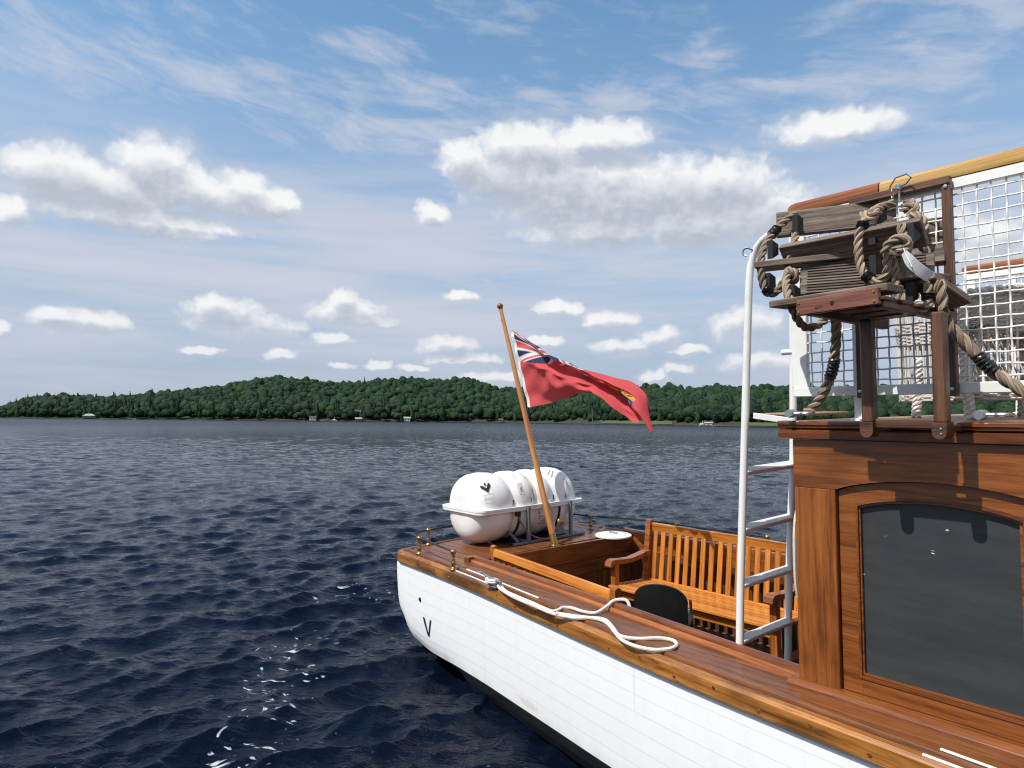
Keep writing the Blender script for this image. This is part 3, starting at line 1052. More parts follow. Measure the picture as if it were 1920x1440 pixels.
cottage('boathouse', 'long low boathouse with pale green roof at the left end of the shore', -.618, 1, .5, 7.0, 5, 1.6, 1.3, M['cottage_grey'], M['roof_pale'], [(-2, .9, 1.2, .8), (1.6, .9, 1.6, 1.0)], True, 'boathouse')
cottage('cottage', 'grey cottage half hidden among trees up the slope at left', -.307, 16, 4.3, 7.0, 5, 2.4, 1.4, M['cottage_grey'], M['roof_dark'], [(-2, 1.3, 1.0, 1.0), (1.5, 1.3, 1.4, 1.0)])
cottage('boathouse', 'white flat-fronted boathouse on the water below the grey cottage', -.291, .5, .4, 4.2, 4, 2.2, .7, M['cottage_white'], M['roof_dark'], [(-1, 1.3, .9, .8), (.9, 1.3, .9, .8)], False, 'boathouse')
cottage('cottage', 'tall white cottage on the far shore in a gap in the trees', -.225, 9, 3.2, 3.6, 4, 3.4, 1.2, M['cottage_white'], M['roof_dark'], [(-.8, 2.4, .8, .8), (.8, 2.4, .8, .8), (0, 1.0, 1.6, .8)])
cottage('boathouse', 'dark little boathouse at the water below the tall white cottage', -.224, .5, .4, 4.0, 3, 1.4, .8, M['cottage_grey'], M['roof_pale'], [(0, .8, 1.2, .7)], False, 'boathouse')
cottage('boathouse', 'white boathouse alone at the waterline left of the flagpole', -.153, .5, .4, 4.0, 4, 2.0, 1.0, M['cottage_white'], M['roof_pale'], [(-.9, 1.1, .9, .8), (.9, 1.1, .9, .8)], False, 'boathouse')
cottage('hut', 'small grey hut at the water just left of the flagpole', -.016, .5, .4, 2.6, 2.6, 1.5, 1.0, M['cottage_grey'], M['roof_dark'], [(0, .8, .8, .7)], False, 'hut')
cottage('boathouse', 'low pale boathouse on the shore left of the white ladder', .288, .5, .4, 3.2, 3, 1.0, .5, M['cottage_white'], M['roof_pale'], [(0, .5, 1.0, .5)], False, 'boathouse')


def dock(label, q, w, boatcol=None):
    D = float(shore_f(q)) - 3
    root = link('dock', None)
    root.location = (q * D, D, 0)
    tag(root, label, 'dock')
    MB().box((0, 0, .45), (w, 3.5, .14), ch=.01).build('platform', M['dock_wood'], root, sharp=None)
    for sx in (-.45, .45):
        for sy in (-1.5, 1.5):
            MB().tube([(sx * w, sy, -1), (sx * w, sy, .85)], .09, 6).build('post', M['dock_wood'], root)
    return root


dock('wooden dock beside the long low boathouse at left', -.597, 3.0)
dock('grey dock standing by itself on the left of the far shore', -.556, 3.2)
dock('dock in front of the white boathouse below the grey cottage', -.276, 2.4)
dock('dock beside the low pale boathouse left of the white ladder', .300, 3.2)
dock('dock on the lawn shore behind the tip of the flag', .205, 4.0)


def skiff(label, q, L, mat, mast=0.0, off=5):
    D = float(shore_f(q)) - off
    root = link('moored_boat', None)
    root.location = (q * D, D, 0)
    tag(root, label, 'boat')
    sec = []
    for t in np.linspace(0, 1, 7):
        b = .75 * (1 - t ** 2.5) + .02
        sec += [(t * L - L / 2, -b, .62 + .15 * t), (t * L - L / 2, -b * .6, -.15), (t * L - L / 2, b * .6, -.15), (t * L - L / 2, b, .62 + .15 * t)]
    F = [(i * 4 + k, i * 4 + k + 1, i * 4 + 5 + k, i * 4 + 4 + k) for i in range(6) for k in range(3)] + [(i * 4, i * 4 + 4, i * 4 + 7, i * 4 + 3) for i in range(6)] + [(0, 3, 2, 1)]
    MB().add(sec, F).build('hull', mat, root, sharp=None)
    if mast:
        MB().tube([(0, 0, .6), (0, 0, mast)], .07, 6).build('mast', M['cottage_white'], root)
        MB().box((-.3, 0, 1.0), (1.6, 1.0, .7), ch=.1).build('cabin', M['cottage_white'], root)
    return root


skiff('orange motorboat moored at the far shore below the grey cottage', -.307, 4.0, M['dock_orange'])
skiff('white boat with short mast moored at the far shore left of the tall cottage', -.259, 3.6, M['cottage_white'], 3.0)
skiff('white motorboat moored by itself at the left of the far shore', -.553, 3.0, M['cottage_white'], 0, 6)
skiff('white boat with short mast moored left of the white ladder', .279, 2.6, M['cottage_white'], 2.6)


def lawn(label, q0, q1):
    qs = np.linspace(q0, q1, 14)
    V, F = [], []
    for q in qs:
        D = float(shore_f(q))
        for e in (.4, 2.5, 5.5):
            V.append((q * (D + e), D + e, float(ground(np.float64(q), np.float64(e))) + .22 + .1 * e))
    for i in range(13):
        for k in range(2):
            F.append((i * 3 + k, i * 3 + 3 + k, i * 3 + 4 + k, i * 3 + 1 + k))
    o = MB().add(V, F).build('lawn', M['lawn'], sharp=None)
    tag(o, label, None, None, 'structure')


lawn('pale lawn at the waterline behind the flag tip', .13, .235)
lawn('pale lawn at the waterline right of the white ladder', .345, .41)

# ------------------------------------------------------------------ the boat: s forward, t towards the far side, z up
PSI, HEEL = R(39.6), R(1.5)
_F = Vector((math.sin(PSI), -math.cos(PSI), 0))
_A0 = Vector((math.cos(PSI), math.sin(PSI), 0))
_Z = Vector((0, 0, 1))
_A = _A0 * math.cos(HEEL) + _Z * math.sin(HEEL)
_U = _Z * math.cos(HEEL) - _A0 * math.sin(HEEL)
_O = Vector((-.248, 5.77, .90))
BM = Matrix(((_F.x, _A.x, _U.x, _O.x), (_F.y, _A.y, _U.y, _O.y), (_F.z, _A.z, _U.z, _O.z), (0, 0, 0, 1)))


def thing(name, label, cat, base=(0, 0, 0), group=None, mat=None):
    o = link(name, None)
    o.empty_display_size = .1
    o.matrix_world = BM @ Matrix.Translation(base) @ (mat or Matrix())
    return tag(o, label, cat, group)


boat = thing('wooden_launch', 'white-hulled wooden launch with varnished decks, open stern cockpit and arched-window cabin', 'boat')
TC2 = 1.5                     # twice the t of the centre line
rail_t = pchip([-.86, -.4, .43, 1.25, 1.85, 2.5, 3.1, 3.6, 5, 7, 9, 10.2], [-.355, -.385, -.455, -.56, -.638, -.712, -.757, -.785, -.86, -.80, -.35, .745])
coam_t = pchip([.0, .16, .8, 1.5, 2.4, 3.03, 3.2], [-.160, -.174, -.232, -.298, -.398, -.468, -.482])
FAR_IN = 1.79


def s_tr(t):
    return -.80 - .09 * (1 - ((t - .75) / 1.1) ** 2)


def edge_path(off=0.0, near=True, s0=None, s1=10.0, n=90):
    ss = np.linspace(-.72 if s0 is None else s0, s1, n)
    t = rail_t(ss) + off
    return np.stack([ss, t if near else TC2 - t, 0 * ss], 1)


# gunwale path: far bow - transom - near bow
_near, _far = edge_path(s0=-.74), edge_path(near=False, s0=-.74)[::-1]
_tt = np.linspace(TC2 + .30, -.30, 24)
_tr = np.stack([s_tr(_tt), _tt, 0 * _tt], 1)
gun = smooth_path(np.concatenate([_far, [[-.785, 1.835, 0]], _tr[1:-1], [[-.785, -.335, 0]], _near]), 420)
rub = [(.0, -.092), (.012, -.108), (.05, -.110), (.056, -.100), (.056, -.020), (.046, -.010), (.014, -.010), (.0, -.024)]
MB().sweep(gun, rub, cap=True).build('rub_rail', M['oak'], boat)
cap = [(.060, -.03), (.060, -.006), (.066, .004), (.088, .007), (.108, .002), (.110, -.03)]
MB().sweep(gun, cap).build('cap_rail', M['mahogany'], boat)
MB().sweep(gun, [(.040, -.03), (.040, -.018), (.066, -.018), (.066, -.03)]).build('rail_groove', M['rack'], boat)

# bungs over the rail fastenings
for k_ in range(22):
    s_ = -.55 + .235 * k_
    p_ = np.array([s_, float(rail_t(s_)) - .0008, -.058 + .012 * (-1) ** k_])
    MB().lathe([(0, .0012), (.0085, .0012), (.0095, 0)], p_, (0, -1, 0), 10).build('bung', M['cabin_dark'], boat)

# hull strakes
zw = pchip([-.9, -.78, -.68, -.5, -.3, -.1, .2, 1, 3, 10.2], [-.57, -.60, -.715, -.760, -.780, -.775, -.760, -.750, -.75, -.76])
stern_k = lambda s: np.clip((.35 - s) / .9, 0, 1)
NST = 7
bands = np.array([0, .10, .245, .39, .54, .69, .84, 1.0])


def hull_pts(s, fr, near):
    z = -.108 + (zw(s) + .108) * fr
    ins = .026 + .030 * fr ** 2 + stern_k(s) * .04 * fr ** 9
    t = rail_t(s) + ins
    return np.stack([s, t if near else TC2 - t, z], -1)


def strake(k, near):
    s = np.concatenate([np.linspace(-.80, .6, 26), np.linspace(.7, 10.15, 50)])
    f0, f1 = bands[k], bands[k + 1]
    rows = [(f0, .0075), (.5 * (f0 + f1), .0035), (f1 - .004, .0), (f1, .003), (f1 + .0005, .012)]
    V, G = [], []
    for fr, dep in rows:
        p = hull_pts(s, np.full_like(s, fr), near)
        p[:, 1] += dep * (.10 if near else -.10)
        V.append(p)
        G.append(np.stack([s, np.full_like(s, fr * .7), 0 * s], 1))
    m, n = len(rows), len(s)
    F = [(i * n + j, i * n + j + 1, (i + 1) * n + j + 1, (i + 1) * n + j) for i in range(m - 1) for j in range(n - 1)]
    return MB().add(np.concatenate(V), F, np.concatenate(G)).build('hull_plank', M['hull'], boat, sharp=3, fix=False)


for near in (True, False):
    for k in range(NST):
        o = strake(k, near)
        if near:
            o.data.flip_normals()


def lower_hull(near):
    s = np.concatenate([np.linspace(-.80, .6, 26), np.linspace(.7, 10.15, 50)])
    V = []
    for d, ins in ((0, 0), (.03, .004), (.07, .012), (.13, .04), (.22, .12), (.30, .30), (.36, .6)):
        p = hull_pts(s, np.ones_like(s), near)
        p[:, 2] -= d * (1 - .55 * stern_k(s))
        w = (ins + .20 * stern_k(s) * np.clip(d / .1, 0, 1)) * np.clip((10.2 - s) / 3, 0, 1)
        p[:, 1] += w if near else -w
        V.append(p)
    n = len(s)
    F = [(i * n + j, i * n + j + 1, (i + 1) * n + j + 1, (i + 1) * n + j) for i in range(6) for j in range(n - 1)]
    o = MB().add(np.concatenate(V), F).build('boot_topping', M['boot'], boat, sharp=None, fix=False)
    if near:
        o.data.flip_normals()


lower_hull(True)
lower_hull(False)
# transom: varnished planks across the stern
tz = np.linspace(-.108, -.57, 5)
for a, b in zip(tz[:-1], tz[1:]):
    tt = np.linspace(-.300, 1.800, 26)
    V = []
    for z in (a, b + .003):
        V.append(np.stack([s_tr(tt) + .03 + .03 * ((-z - .1) / .5) ** 3, tt, 0 * tt + z], 1))
    for z in (b + .003, a):
        V.append(np.stack([s_tr(tt) + .06 + .03 * ((-z - .1) / .5) ** 3, tt, 0 * tt + z], 1))
    n = 26
    F = [(i * n + j, i * n + j + 1, ((i + 1) % 4) * n + j + 1, ((i + 1) % 4) * n + j) for i in range(4) for j in range(n - 1)]
    MB().add(np.concatenate(V), F, np.concatenate([np.stack([v[:, 1], v[:, 2], v[:, 0]], 1) for v in V])).build('transom_plank', M['mahogany'], boat, sharp=None)
MB().add([(-.80, -.30, -.575), (-.80, 1.80, -.575), (-.55, 1.8, -.70), (-.55, -.30, -.70), (.6, 1.8, -.95), (.6, -.3, -.95)], [(0, 1, 2, 3), (3, 2, 4, 5)]).build('counter', M['boot'], boat, sharp=None)

# draft mark and scupper on the near quarter
vm_ = MB()


def on_hull(s, z, out=.004):
    fr = (z + .108) / (float(zw(s)) + .108)
    p = hull_pts(np.array([s]), np.array([fr]), True)[0]
    return (p[0], p[1] - out, p[2])


for (s0, z0, s1, z1, w0, w1) in ((-.325, -.495, -.262, -.640, .017, .010), (-.205, -.490, -.258, -.640, .011, .009)):
    q = []
    for f in np.linspace(0, 1, 5):
        s, z, w = s0 + (s1 - s0) * f, z0 + (z1 - z0) * f, w0 + (w1 - w0) * f
        q += [on_hull(s - w, z), on_hull(s + w, z)]
    vm_.add(q, [(2 * i, 2 * i + 1, 2 * i + 3, 2 * i + 2) for i in range(4)])
vm_.build('draft_mark', M['black_paint'], boat, sharp=None)
c = on_hull(-.378, -.361, .001)
MB().lathe([(.0, .004), (.010, .004), (.017, .004), (.019, .0)], c, (0, -1, 0), 14).build('scupper', M['dark_void'], boat)

# stern deck planks
edges = np.linspace(-.24, 1.74, 19)
edges = np.concatenate([[-.40], edges, [1.90]])
for a, b in zip(edges[:-1], edges[1:]):
    a2, b2 = a + .0026, b - .0026
    if a < -.3:
        ss = np.linspace(-.70, .058, 8)
        poly = [(float(s), float(rail_t(s)) + .112) for s in ss] + [(.058, b2), (-.74, b2)]
    elif b > 1.8:
        ss = np.linspace(.058, -.70, 8)
        poly = [(-.74, a2), (.058, a2)] + [(float(s), TC2 - float(rail_t(s)) - .112) for s in ss]
    else:
        sa, sb = s_tr(a2) + .112, s_tr(b2) + .112
        poly = [(sa, a2), (.058, a2), (.058, b2), (sb, b2)]
    MB().prism(poly, -.03, -.001 - .002 * random.random(), 'xy').build('deck_plank', M['mahogany'], boat)
MB().prism([(-.72, -.28), (-.72, 1.78), (.05, 1.85), (.05, -.36)], -.05, -.032, 'xy').build('deck_beam', M['rack'], boat)


def strip(name, fa, fb, s0, s1, z, mat, th=.03, n=40):
    ss = np.linspace(s0, s1, n)
    a, b = np.array([fa(s) for s in ss], float), np.array([fb(s) for s in ss], float)
    V = np.concatenate([np.stack([ss, a, 0 * ss + z], 1), np.stack([ss, b, 0 * ss + z], 1), np.stack([ss, b, 0 * ss + z - th], 1), np.stack([ss, a, 0 * ss + z - th], 1)])
    F = [(i * n + j, i * n + j + 1, ((i + 1) % 4) * n + j + 1, ((i + 1) % 4) * n + j) for i in range(4) for j in range(n - 1)]
    F += [(0, n, 2 * n, 3 * n), (n - 1, 4 * n - 1, 3 * n - 1, 2 * n - 1)]
    return MB().add(V, F).build(name, mat, boat)


inner = lambda s: float(coam_t(s)) + .02 if s < 3.03 else -.47
mid1 = lambda s: .60 * (float(rail_t(s)) + .112) + .40 * inner(s)
for s0, s1 in ((.062, 2.218), (2.222, 4.40), (4.404, 7.0)):
    strip('side_deck_plank', lambda s: float(rail_t(s)) + .112, inner, s0, s1, -.001, M['mahogany'])
strip('side_deck_plank', lambda s: FAR_IN - .01, lambda s: TC2 - float(rail_t(s)) - .112, .062, 7.0, -.001, M['mahogany'])
strip('fore_deck', lambda s: float(rail_t(s)) + .112, lambda s: TC2 - float(rail_t(s)) - .112, 7.0, 9.95, -.002, M['mahogany'])

# coaming in two steps round the cockpit
ss = np.linspace(.045, 3.026, 60)
cp = np.stack([ss, coam_t(ss), 0 * ss], 1)
MB().sweep(cp, [(.0, -.004), (.001, .008), (.008, .018), (.020, .021), (.028, .018), (.030, -.004)]).build('coaming_bead', M['teak_dark'], boat)
MB().sweep(cp, [(.034, -.004), (.034, .030), (.040, .040), (.052, .044), (.068, .042), (.074, .034), (.074, -.15), (.05, -.15)]).build('coaming', M['cabin_dark'], boat)
fp = np.stack([ss[::-1], 0 * ss + FAR_IN, 0 * ss], 1)
MB().sweep(fp, [(.0, -.004), (.0, .04), (.02, .044), (.05, .04), (.05, -.15), (.03, -.15)]).build('coaming', M['teak_dark'], boat)
# curled after end of the near coaming
MB().prism([(.035, -.19), (.045, -.20), (.085, -.185), (.085, -.09), (.05, -.085), (.028, -.11), (.024, -.16)], -.003, .038, 'xy').build('coaming_end', M['cabin_dark'], boat)
# chafe strips along the rail, deck filler and cleat
for (s0, s1, o_, z) in ((.20, 1.32, .030, -.007), (.30, 1.26, .083, .010), (3.62, 3.80, .030, -.007), (3.66, 3.86, .083, .010)):
    p = edge_path(o_, True, s0, s1, 14)
    p[:, 2] = z
    MB().sweep(p, [(-.006, -.002), (-.005, .003), (.005, .003), (.006, -.002)]).build('chafe_strip', M['plastic'], boat)
MB().lathe([(0, .006), (.020, .006), (.024, .008), (.036, .006), (.038, .0)], (.42, -.335, 0), (0, 0, 1), 20).build('deck_filler', M['steel'], boat)
cl = MB()
ca = np.array([.80, -.50, .0])
cl.tube([ca + (-.135, .028, .058), ca + (-.06, .010, .050), ca + (.06, -.010, .050), ca + (.135, -.028, .058)], [.007, .012, .012, .007], 8)
cl.tube([ca + (-.035, .005, .0), ca + (-.03, .004, .05)], .013, 8)
cl.tube([ca + (.035, -.005, .0), ca + (.03, -.004, .05)], .013, 8)
cl.box(ca + (0, 0, .004), (.12, .045, .01))
cl.build('cleat', M['steel'], boat)

# after bulkhead
def bulk(t):
    return .085 + .075 * (t + .1) / 1.9


def bulk_board(name, t0, t1, z0, z1, d0, d1, mat):
    V = [(bulk(t0) + d0, t0, z0), (bulk(t1) + d0, t1, z0), (bulk(t1) + d1, t1, z0), (bulk(t0) + d1, t0, z0),
         (bulk(t0) + d0, t0, z1), (bulk(t1) + d0, t1, z1), (bulk(t1) + d1, t1, z1), (bulk(t0) + d1, t0, z1)]
    G = [(v[1], v[2], v[0]) if t1 - t0 > .3 else (v[2], v[1], v[0]) for v in V]
    return MB().add(V, [(0, 3, 2, 1), (4, 5, 6, 7), (0, 1, 5, 4), (1, 2, 6, 5), (2, 3, 7, 6), (3, 0, 4, 7)], G).build(name, mat, boat)


bulk_board('bulkhead_board', -.10, 1.78, -.158, .001, -.025, .012, M['cabin_dark'])
bulk_board('bulkhead_board', -.10, 1.78, -.285, -.164, -.025, .004, M['cabin_dark'])
bt = np.linspace(-.10, 1.78, 17)
for a, b in zip(bt[:-1], bt[1:]):
    bulk_board('bulkhead_panel', a + .002, b - .002, -.70, -.289, -.025, -.002, M['mahogany'])
em = MB()
eb = np.array([bulk(1.28) + .006, 1.285, -.225])
for (dt, dz, w, h) in ((-.020, .012, .014, .020), (.004, .014, .012, .018), (.024, .012, .010, .014), (-.016, -.014, .018, .010), (.010, -.013, .014, .014), (.028, -.012, .008, .010)):
    em.box(eb + (0, dt, dz), (.003, w, h), ch=.001)
em.build('builder_plate', M['brass'], boat)
# cockpit lining and sole
lin = np.stack([ss, coam_t(ss) + .070, 0 * ss], 1)
MB().sweep(lin, [(0, -.15), (.018, -.15), (.018, -.72), (0, -.72)]).build('cockpit_lining', M['cabin_dark'], boat)
lt = np.linspace(.06, 3.02, 25)
for a, b in zip(lt[:-1], lt[1:]):
    MB().box(((a + b) / 2, FAR_IN - .06, -.42), (b - a - .004, .02, .58)).build('lining_board', M['rack'], boat)
fl = np.linspace(-.26, 1.78, 23)
for a, b in zip(fl[:-1], fl[1:]):
    MB().box((1.6, (a + b) / 2, -.715), (3.1, b - a - .014, .03)).build('floor_plank', M['floor'], boat)
MB().box((1.6, .78, -.77), (3.0, 2.0, .03)).build('bilge_board', M['black'], boat)


# ---------------------------------------------------------------- cabin
FACE = -.506
BAY, B0 = .936, 3.03


def arch(s0, s1, spring, rise, n=22):
    x = np.linspace(s0, s1, n)
    u = (x - (s0 + s1) / 2) / ((s1 - s0) / 2)
    r_ = 1.25
    zz = spring + rise * (np.sqrt(r_ ** 2 - u ** 2) - math.sqrt(r_ ** 2 - 1)) / (r_ - math.sqrt(r_ ** 2 - 1))
    return list(zip(x.tolist(), zz.tolist()))


for k in range(4):
    b0 = B0 + k * BAY
    MB().box((b0 + .0925, FACE + .028, .445), (.181, .056, .862), ch=.003).build('cabin_post', M['cabin'], boat)
    a = arch(b0 + .187, b0 + BAY - .003, .878, .056)
    poly = [(b0, .8775), (b0 + .184, .8775)] + a + [(b0 + BAY - .0005, .8775), (b0 + BAY - .0005, 1.088), (b0, 1.088)]
    MB().prism(poly, FACE, FACE + .05).build('cabin_frieze', M['cabin'], boat)
    win = link('window', None, boat)
    ow = [(b0 + .190, .031)] + arch(b0 + .190, b0 + BAY - .006, .874, .056) + [(b0 + BAY - .006, .031)]
    iw = [(b0 + .262, .097)] + arch(b0 + .262, b0 + BAY - .078, .822, .044) + [(b0 + BAY - .078, .097)]
    MB().ring(ow, iw, FACE + .022, FACE + .060).build('window_frame', M['cabin'], win)
    MB().prism([(b0 + .268, .031), (b0 + BAY - .084, .031), (b0 + BAY - .084, .0885), (b0 + .268, .0885)], FACE + .0195, FACE + .03).build('bottom_rail', M['cabin'], win)
    cx, cz = b0 + BAY / 2, .48
    shr = lambda q, m: [(cx + (x - cx) * (1 - m / .3), cz + (z - cz) * (1 - m / .38)) for x, z in q]
    MB().ring(shr(iw, -.002), shr(iw, .010), FACE + .017, FACE + .032).build('glazing_bead', M['cabin_dark'], win)
    MB().ring(shr(iw, .012), shr(iw, .020), FACE + .028, FACE + .038).build('glazing_bead', M['cabin_dark'], win)
    MB().prism(shr(iw, .012), FACE + .043, FACE + .049).build('pane', M['pane'], win, sharp=None)
MB().box((5.0, FACE + .1, .5), (3.86, .02, 1.0)).build('cabin_lining', M['black'], boat)
MB().box((B0 + .04, .70, .50), (.05, 2.24, 1.17)).build('cabin_aft_wall', M['cabin_dark'], boat)
MB().box((4.98, 1.99, .54), (3.86, .05, 1.08)).build('cabin_far_wall', M['cabin_dark'], boat)
MB().box((6.86, .70, .5), (.05, 2.24, 1.17)).build('cabin_front_wall', M['cabin_dark'], boat)
bp_ = np.array([(3.0, FACE, 0), (7.0, FACE, 0)], float)
MB().sweep(bp_, [(-.052, -.003), (-.050, .012), (-.040, .022), (-.022, .027), (.0, .028), (.03, .028), (.03, -.003)]).build('base_moulding', M['cabin_dark'], boat)
tp = np.array([(2.975, FACE, 0), (6.9, FACE, 0)], float)
MB().sweep(tp, [(-.010, 1.090), (-.026, 1.094), (-.028, 1.128), (-.018, 1.133), (.02, 1.133), (.02, 1.090)]).build('roof_trim', M['cabin_dark'], boat)
MB().sweep(tp, [(-.016, 1.136), (-.026, 1.142), (-.026, 1.150), (-.034, 1.155), (-.034, 1.166), (-.026, 1.171), (.03, 1.172), (.03, 1.136)]).build('roof_moulding', M['cabin_dark'], boat)
rt = np.linspace(FACE + .031, 2.03, 22)
for a, b in zip(rt[:-1], rt[1:]):
    MB().box((4.935, (a + b) / 2, 1.148), (3.91, b - a - .003, .044)).build('roof_plank', M['roof_deck'], boat)
MB().box((4.935, .75, 1.112), (3.88, 2.40, .026)).build('roof_lining', M['screen_white'], boat)

# ---------------------------------------------------------------- upper railings
def wavy(p0, p1, n, amp, side, ph):
    p0, p1 = np.asarray(p0, float), np.asarray(p1, float)
    f = np.linspace(0, 1, n * 4 + 1)
    return p0 + f[:, None] * (p1 - p0) + (amp * np.cos(np.pi * f * n + ph))[:, None] * np.asarray(side, float)


def railing(t, outer, s0=3.0, s1=6.85):
    rl = link('railing', None, boat)
    MB().bar((s0, t, 1.301), (s1, t, 1.301), .030, .043).build('rail', M['screen_white'], rl)
    MB().bar((s0, t, 2.103), (s1, t, 2.103), .030, .043).build('rail', M['screen_white'], rl)
    for i, s in enumerate((3.030, 3.283, 4.2, 5.1, 6.0, 6.8)):
        MB().box((s, t + .004, 1.70), (.074 if i == 0 else .026, .026, .755)).build('post', M['screen_white'], rl)
    for s in (3.285, 4.25, 5.2, 6.2):
        MB().lathe([(.045, 0), (.045, .008), (.024, .014), (.022, .11)], (s, t + .02, 1.170), (0, 0, 1), 12).build('rail_foot', M['screen_white'], rl)
    sp = .0475
    V = wavy((0, 0, 1.32), (0, 0, 2.085), 17, .0035, outer, 0)
    me = MB().tube(V, .0038, 5).data('wire')
    me.materials.append(M['screen_white'])
    me.polygons.foreach_set('use_smooth', [True] * len(me.polygons))
    me2 = MB().tube(wavy((0, 0, 1.32), (0, 0, 2.085), 17, .0035, outer, np.pi), .0038, 5).data('wire')
    me2.materials.append(M['screen_white'])
    me2.polygons.foreach_set('use_smooth', [True] * len(me2.polygons))
    ns = int((s1 - s0 - .08) / sp)
    for i in range(ns):
        w = link('wire', me if i % 2 else me2, rl)
        w.location = (s0 + .085 + i * sp, t, 0)
    hm = []
    for ph in (0, np.pi):
        h = MB().tube(wavy((s0 + .03, 0, 0), (s1, 0, 0), ns, .0035, (0, 1, .5), ph + np.pi / 2), .0038, 5).data('wire')
        h.materials.append(M['screen_white'])
        h.polygons.foreach_set('use_smooth', [True] * len(h.polygons))
        hm.append(h)
    for i in range(17):
        w = link('wire', hm[i % 2], rl)
        w.location = (0, t, 1.345 + i * .0447)
    hp = [(-.018, 2.126), (-.021, 2.138), (-.020, 2.166), (-.008, 2.180), (.02, 2.186), (.05, 2.182), (.066, 2.170), (.066, 2.126)]
    MB().sweep(np.array([(3.405, t, 0), (s1, t, 0)], float), hp).build('handrail', M['handrail'], rl)
    q = MB()
    base = np.array(hp)
    cen = base.mean(0)
    xs = [2.985, 2.992, 3.004, 3.03, 3.40]
    sc = [.35, .62, .82, 1.0, 1.0]
    Vv, G = [], []
    for x, k in zip(xs, sc):
        pr = cen + (base - cen) * k
        Vv += [(x, t + a, b) for a, b in pr]
        G += [(x, a, b) for a, b in base]
    n = len(base)
    F = [(i * n + j, (i + 1) * n + j, (i + 1) * n + (j + 1) % n, i * n + (j + 1) % n) for i in range(4) for j in range(n)] + [tuple(range(n)), tuple(4 * n + j for j in range(n))]
    q.add(Vv, F, G).build('handrail_end', M['teak_dark'], rl)
    return rl


near_rl = railing(-.42, (0, 1, 0))
railing(1.92, (0, 1, 0))
MB().tube([(2.935, -.405, 1.492), (3.02, -.405, 1.492)], .0135, 12).build('rail_stub', M['screen_white'], near_rl)

# stern rails: turned brass stanchions and a dark rod
stan = [(.026, 0), (.026, .004), (.020, .008), (.012, .012), (.010, .020), (.013, .034), (.0145, .046), (.012, .058), (.008, .068), (.012, .074), (.008, .080),
        (.0095, .098), (.0105, .106), (.009, .112), (.015, .120), (.0185, .132), (.0175, .142), (.011, .150), (0, .153)]
st_me = MB().lathe([(a * 1.35, b) for a, b in stan], (0, 0, 0), (0, 0, 1), 16).data('stanchion')
st_me.materials.append(M['brass'])
st_me.polygons.foreach_set('use_smooth', [True] * len(st_me.polygons))


def stern_rail(posts, rod):
    sr = link('stern_rail', None, boat)
    for s, t in posts:
        w = link('stanchion', st_me, sr)
        w.location = (s, t, .0)
    MB().tube(smooth_path(rod, 60), .0085, 8).build('rod', M['rod'], sr)


stern_rail([(.187, -.405), (-.477, -.300), (-.755, -.030), (-.80, .62), (-.80, 1.25)],
           [(.187, -.405, .133), (-.2, -.34, .133), (-.477, -.300, .133), (-.62, -.262, .133), (-.70, -.20, .133), (-.755, -.03, .133), (-.80, .3, .133), (-.80, .62, .133), (-.80, 1.25, .133)])
stern_rail([(-.30, 1.634), (.60, 1.86), (1.5, 1.90), (-.70, 1.45)],
           [(-.70, 1.45, .133), (-.62, 1.55, .133), (-.30, 1.634, .133), (.1, 1.76, .133), (.60, 1.86, .133), (1.5, 1.90, .133)])

# ---------------------------------------------------------------- boarding ladder
ld = thing('boarding_ladder', 'white tubular boarding ladder curving up to the upper deck behind the cockpit', 'ladder', (2.63, -.35, 0))
LB = (2.63, -.35, 0)
pl = smooth_path([(2.632, -.352, -.16), (2.642, -.335, .35), (2.66, -.305, 1.0), (2.68, -.275, 1.68), (2.69, -.262, 1.93), (2.715, -.255, 2.03), (2.77, -.265, 2.085), (2.86, -.30, 2.10), (3.0, -.36, 2.10)], 60)
pr = smooth_path([(2.655, .068, -.70), (2.655, .10, .06), (2.66, .145, .62), (2.67, .165, .92), (2.68, .175, 1.5), (2.69, .18, 1.93), (2.72, .18, 2.05), (2.78, .18, 2.10), (3.0, .18, 2.11)], 60)
MB().tube(pl, .0195, 14).build('post', M['white'], ld, LB)
MB().tube(pr, .0195, 14).build('post', M['white'], ld, LB)
for za, ta, tb, sa, sb in ((.055, -.338, .108, 2.637, 2.655), (.335, -.330, .135, 2.643, 2.657), (.615, -.318, .150, 2.65, 2.66), (.905, -.304, .168, 2.658, 2.668)):
    MB().bar((sa, ta, za), (sb, tb, za + .010), .044, .028, up=(.55, 0, 1), ch=.004).build('rung', M['white'], ld, LB)
st = link('top_step', None, ld)
MB().bar((2.84, -.262, 1.196), (2.84, .18, 1.200), .27, .012).build('tread', M['roof_deck'], st, LB)
MB().bar((2.70, -.274, 1.190), (2.98, -.40, 1.166), .010, .030).build('step_edge', M['white'], st, LB)
hk = MB()
hk.tube(smooth_path([(2.715, -.275, 2.042), (2.69, -.285, 2.055), (2.672, -.29, 2.045), (2.672, -.29, 2.022), (2.688, -.285, 2.014)], 14), .005, 6)
hk.build('hook', M['steel'], ld, LB)

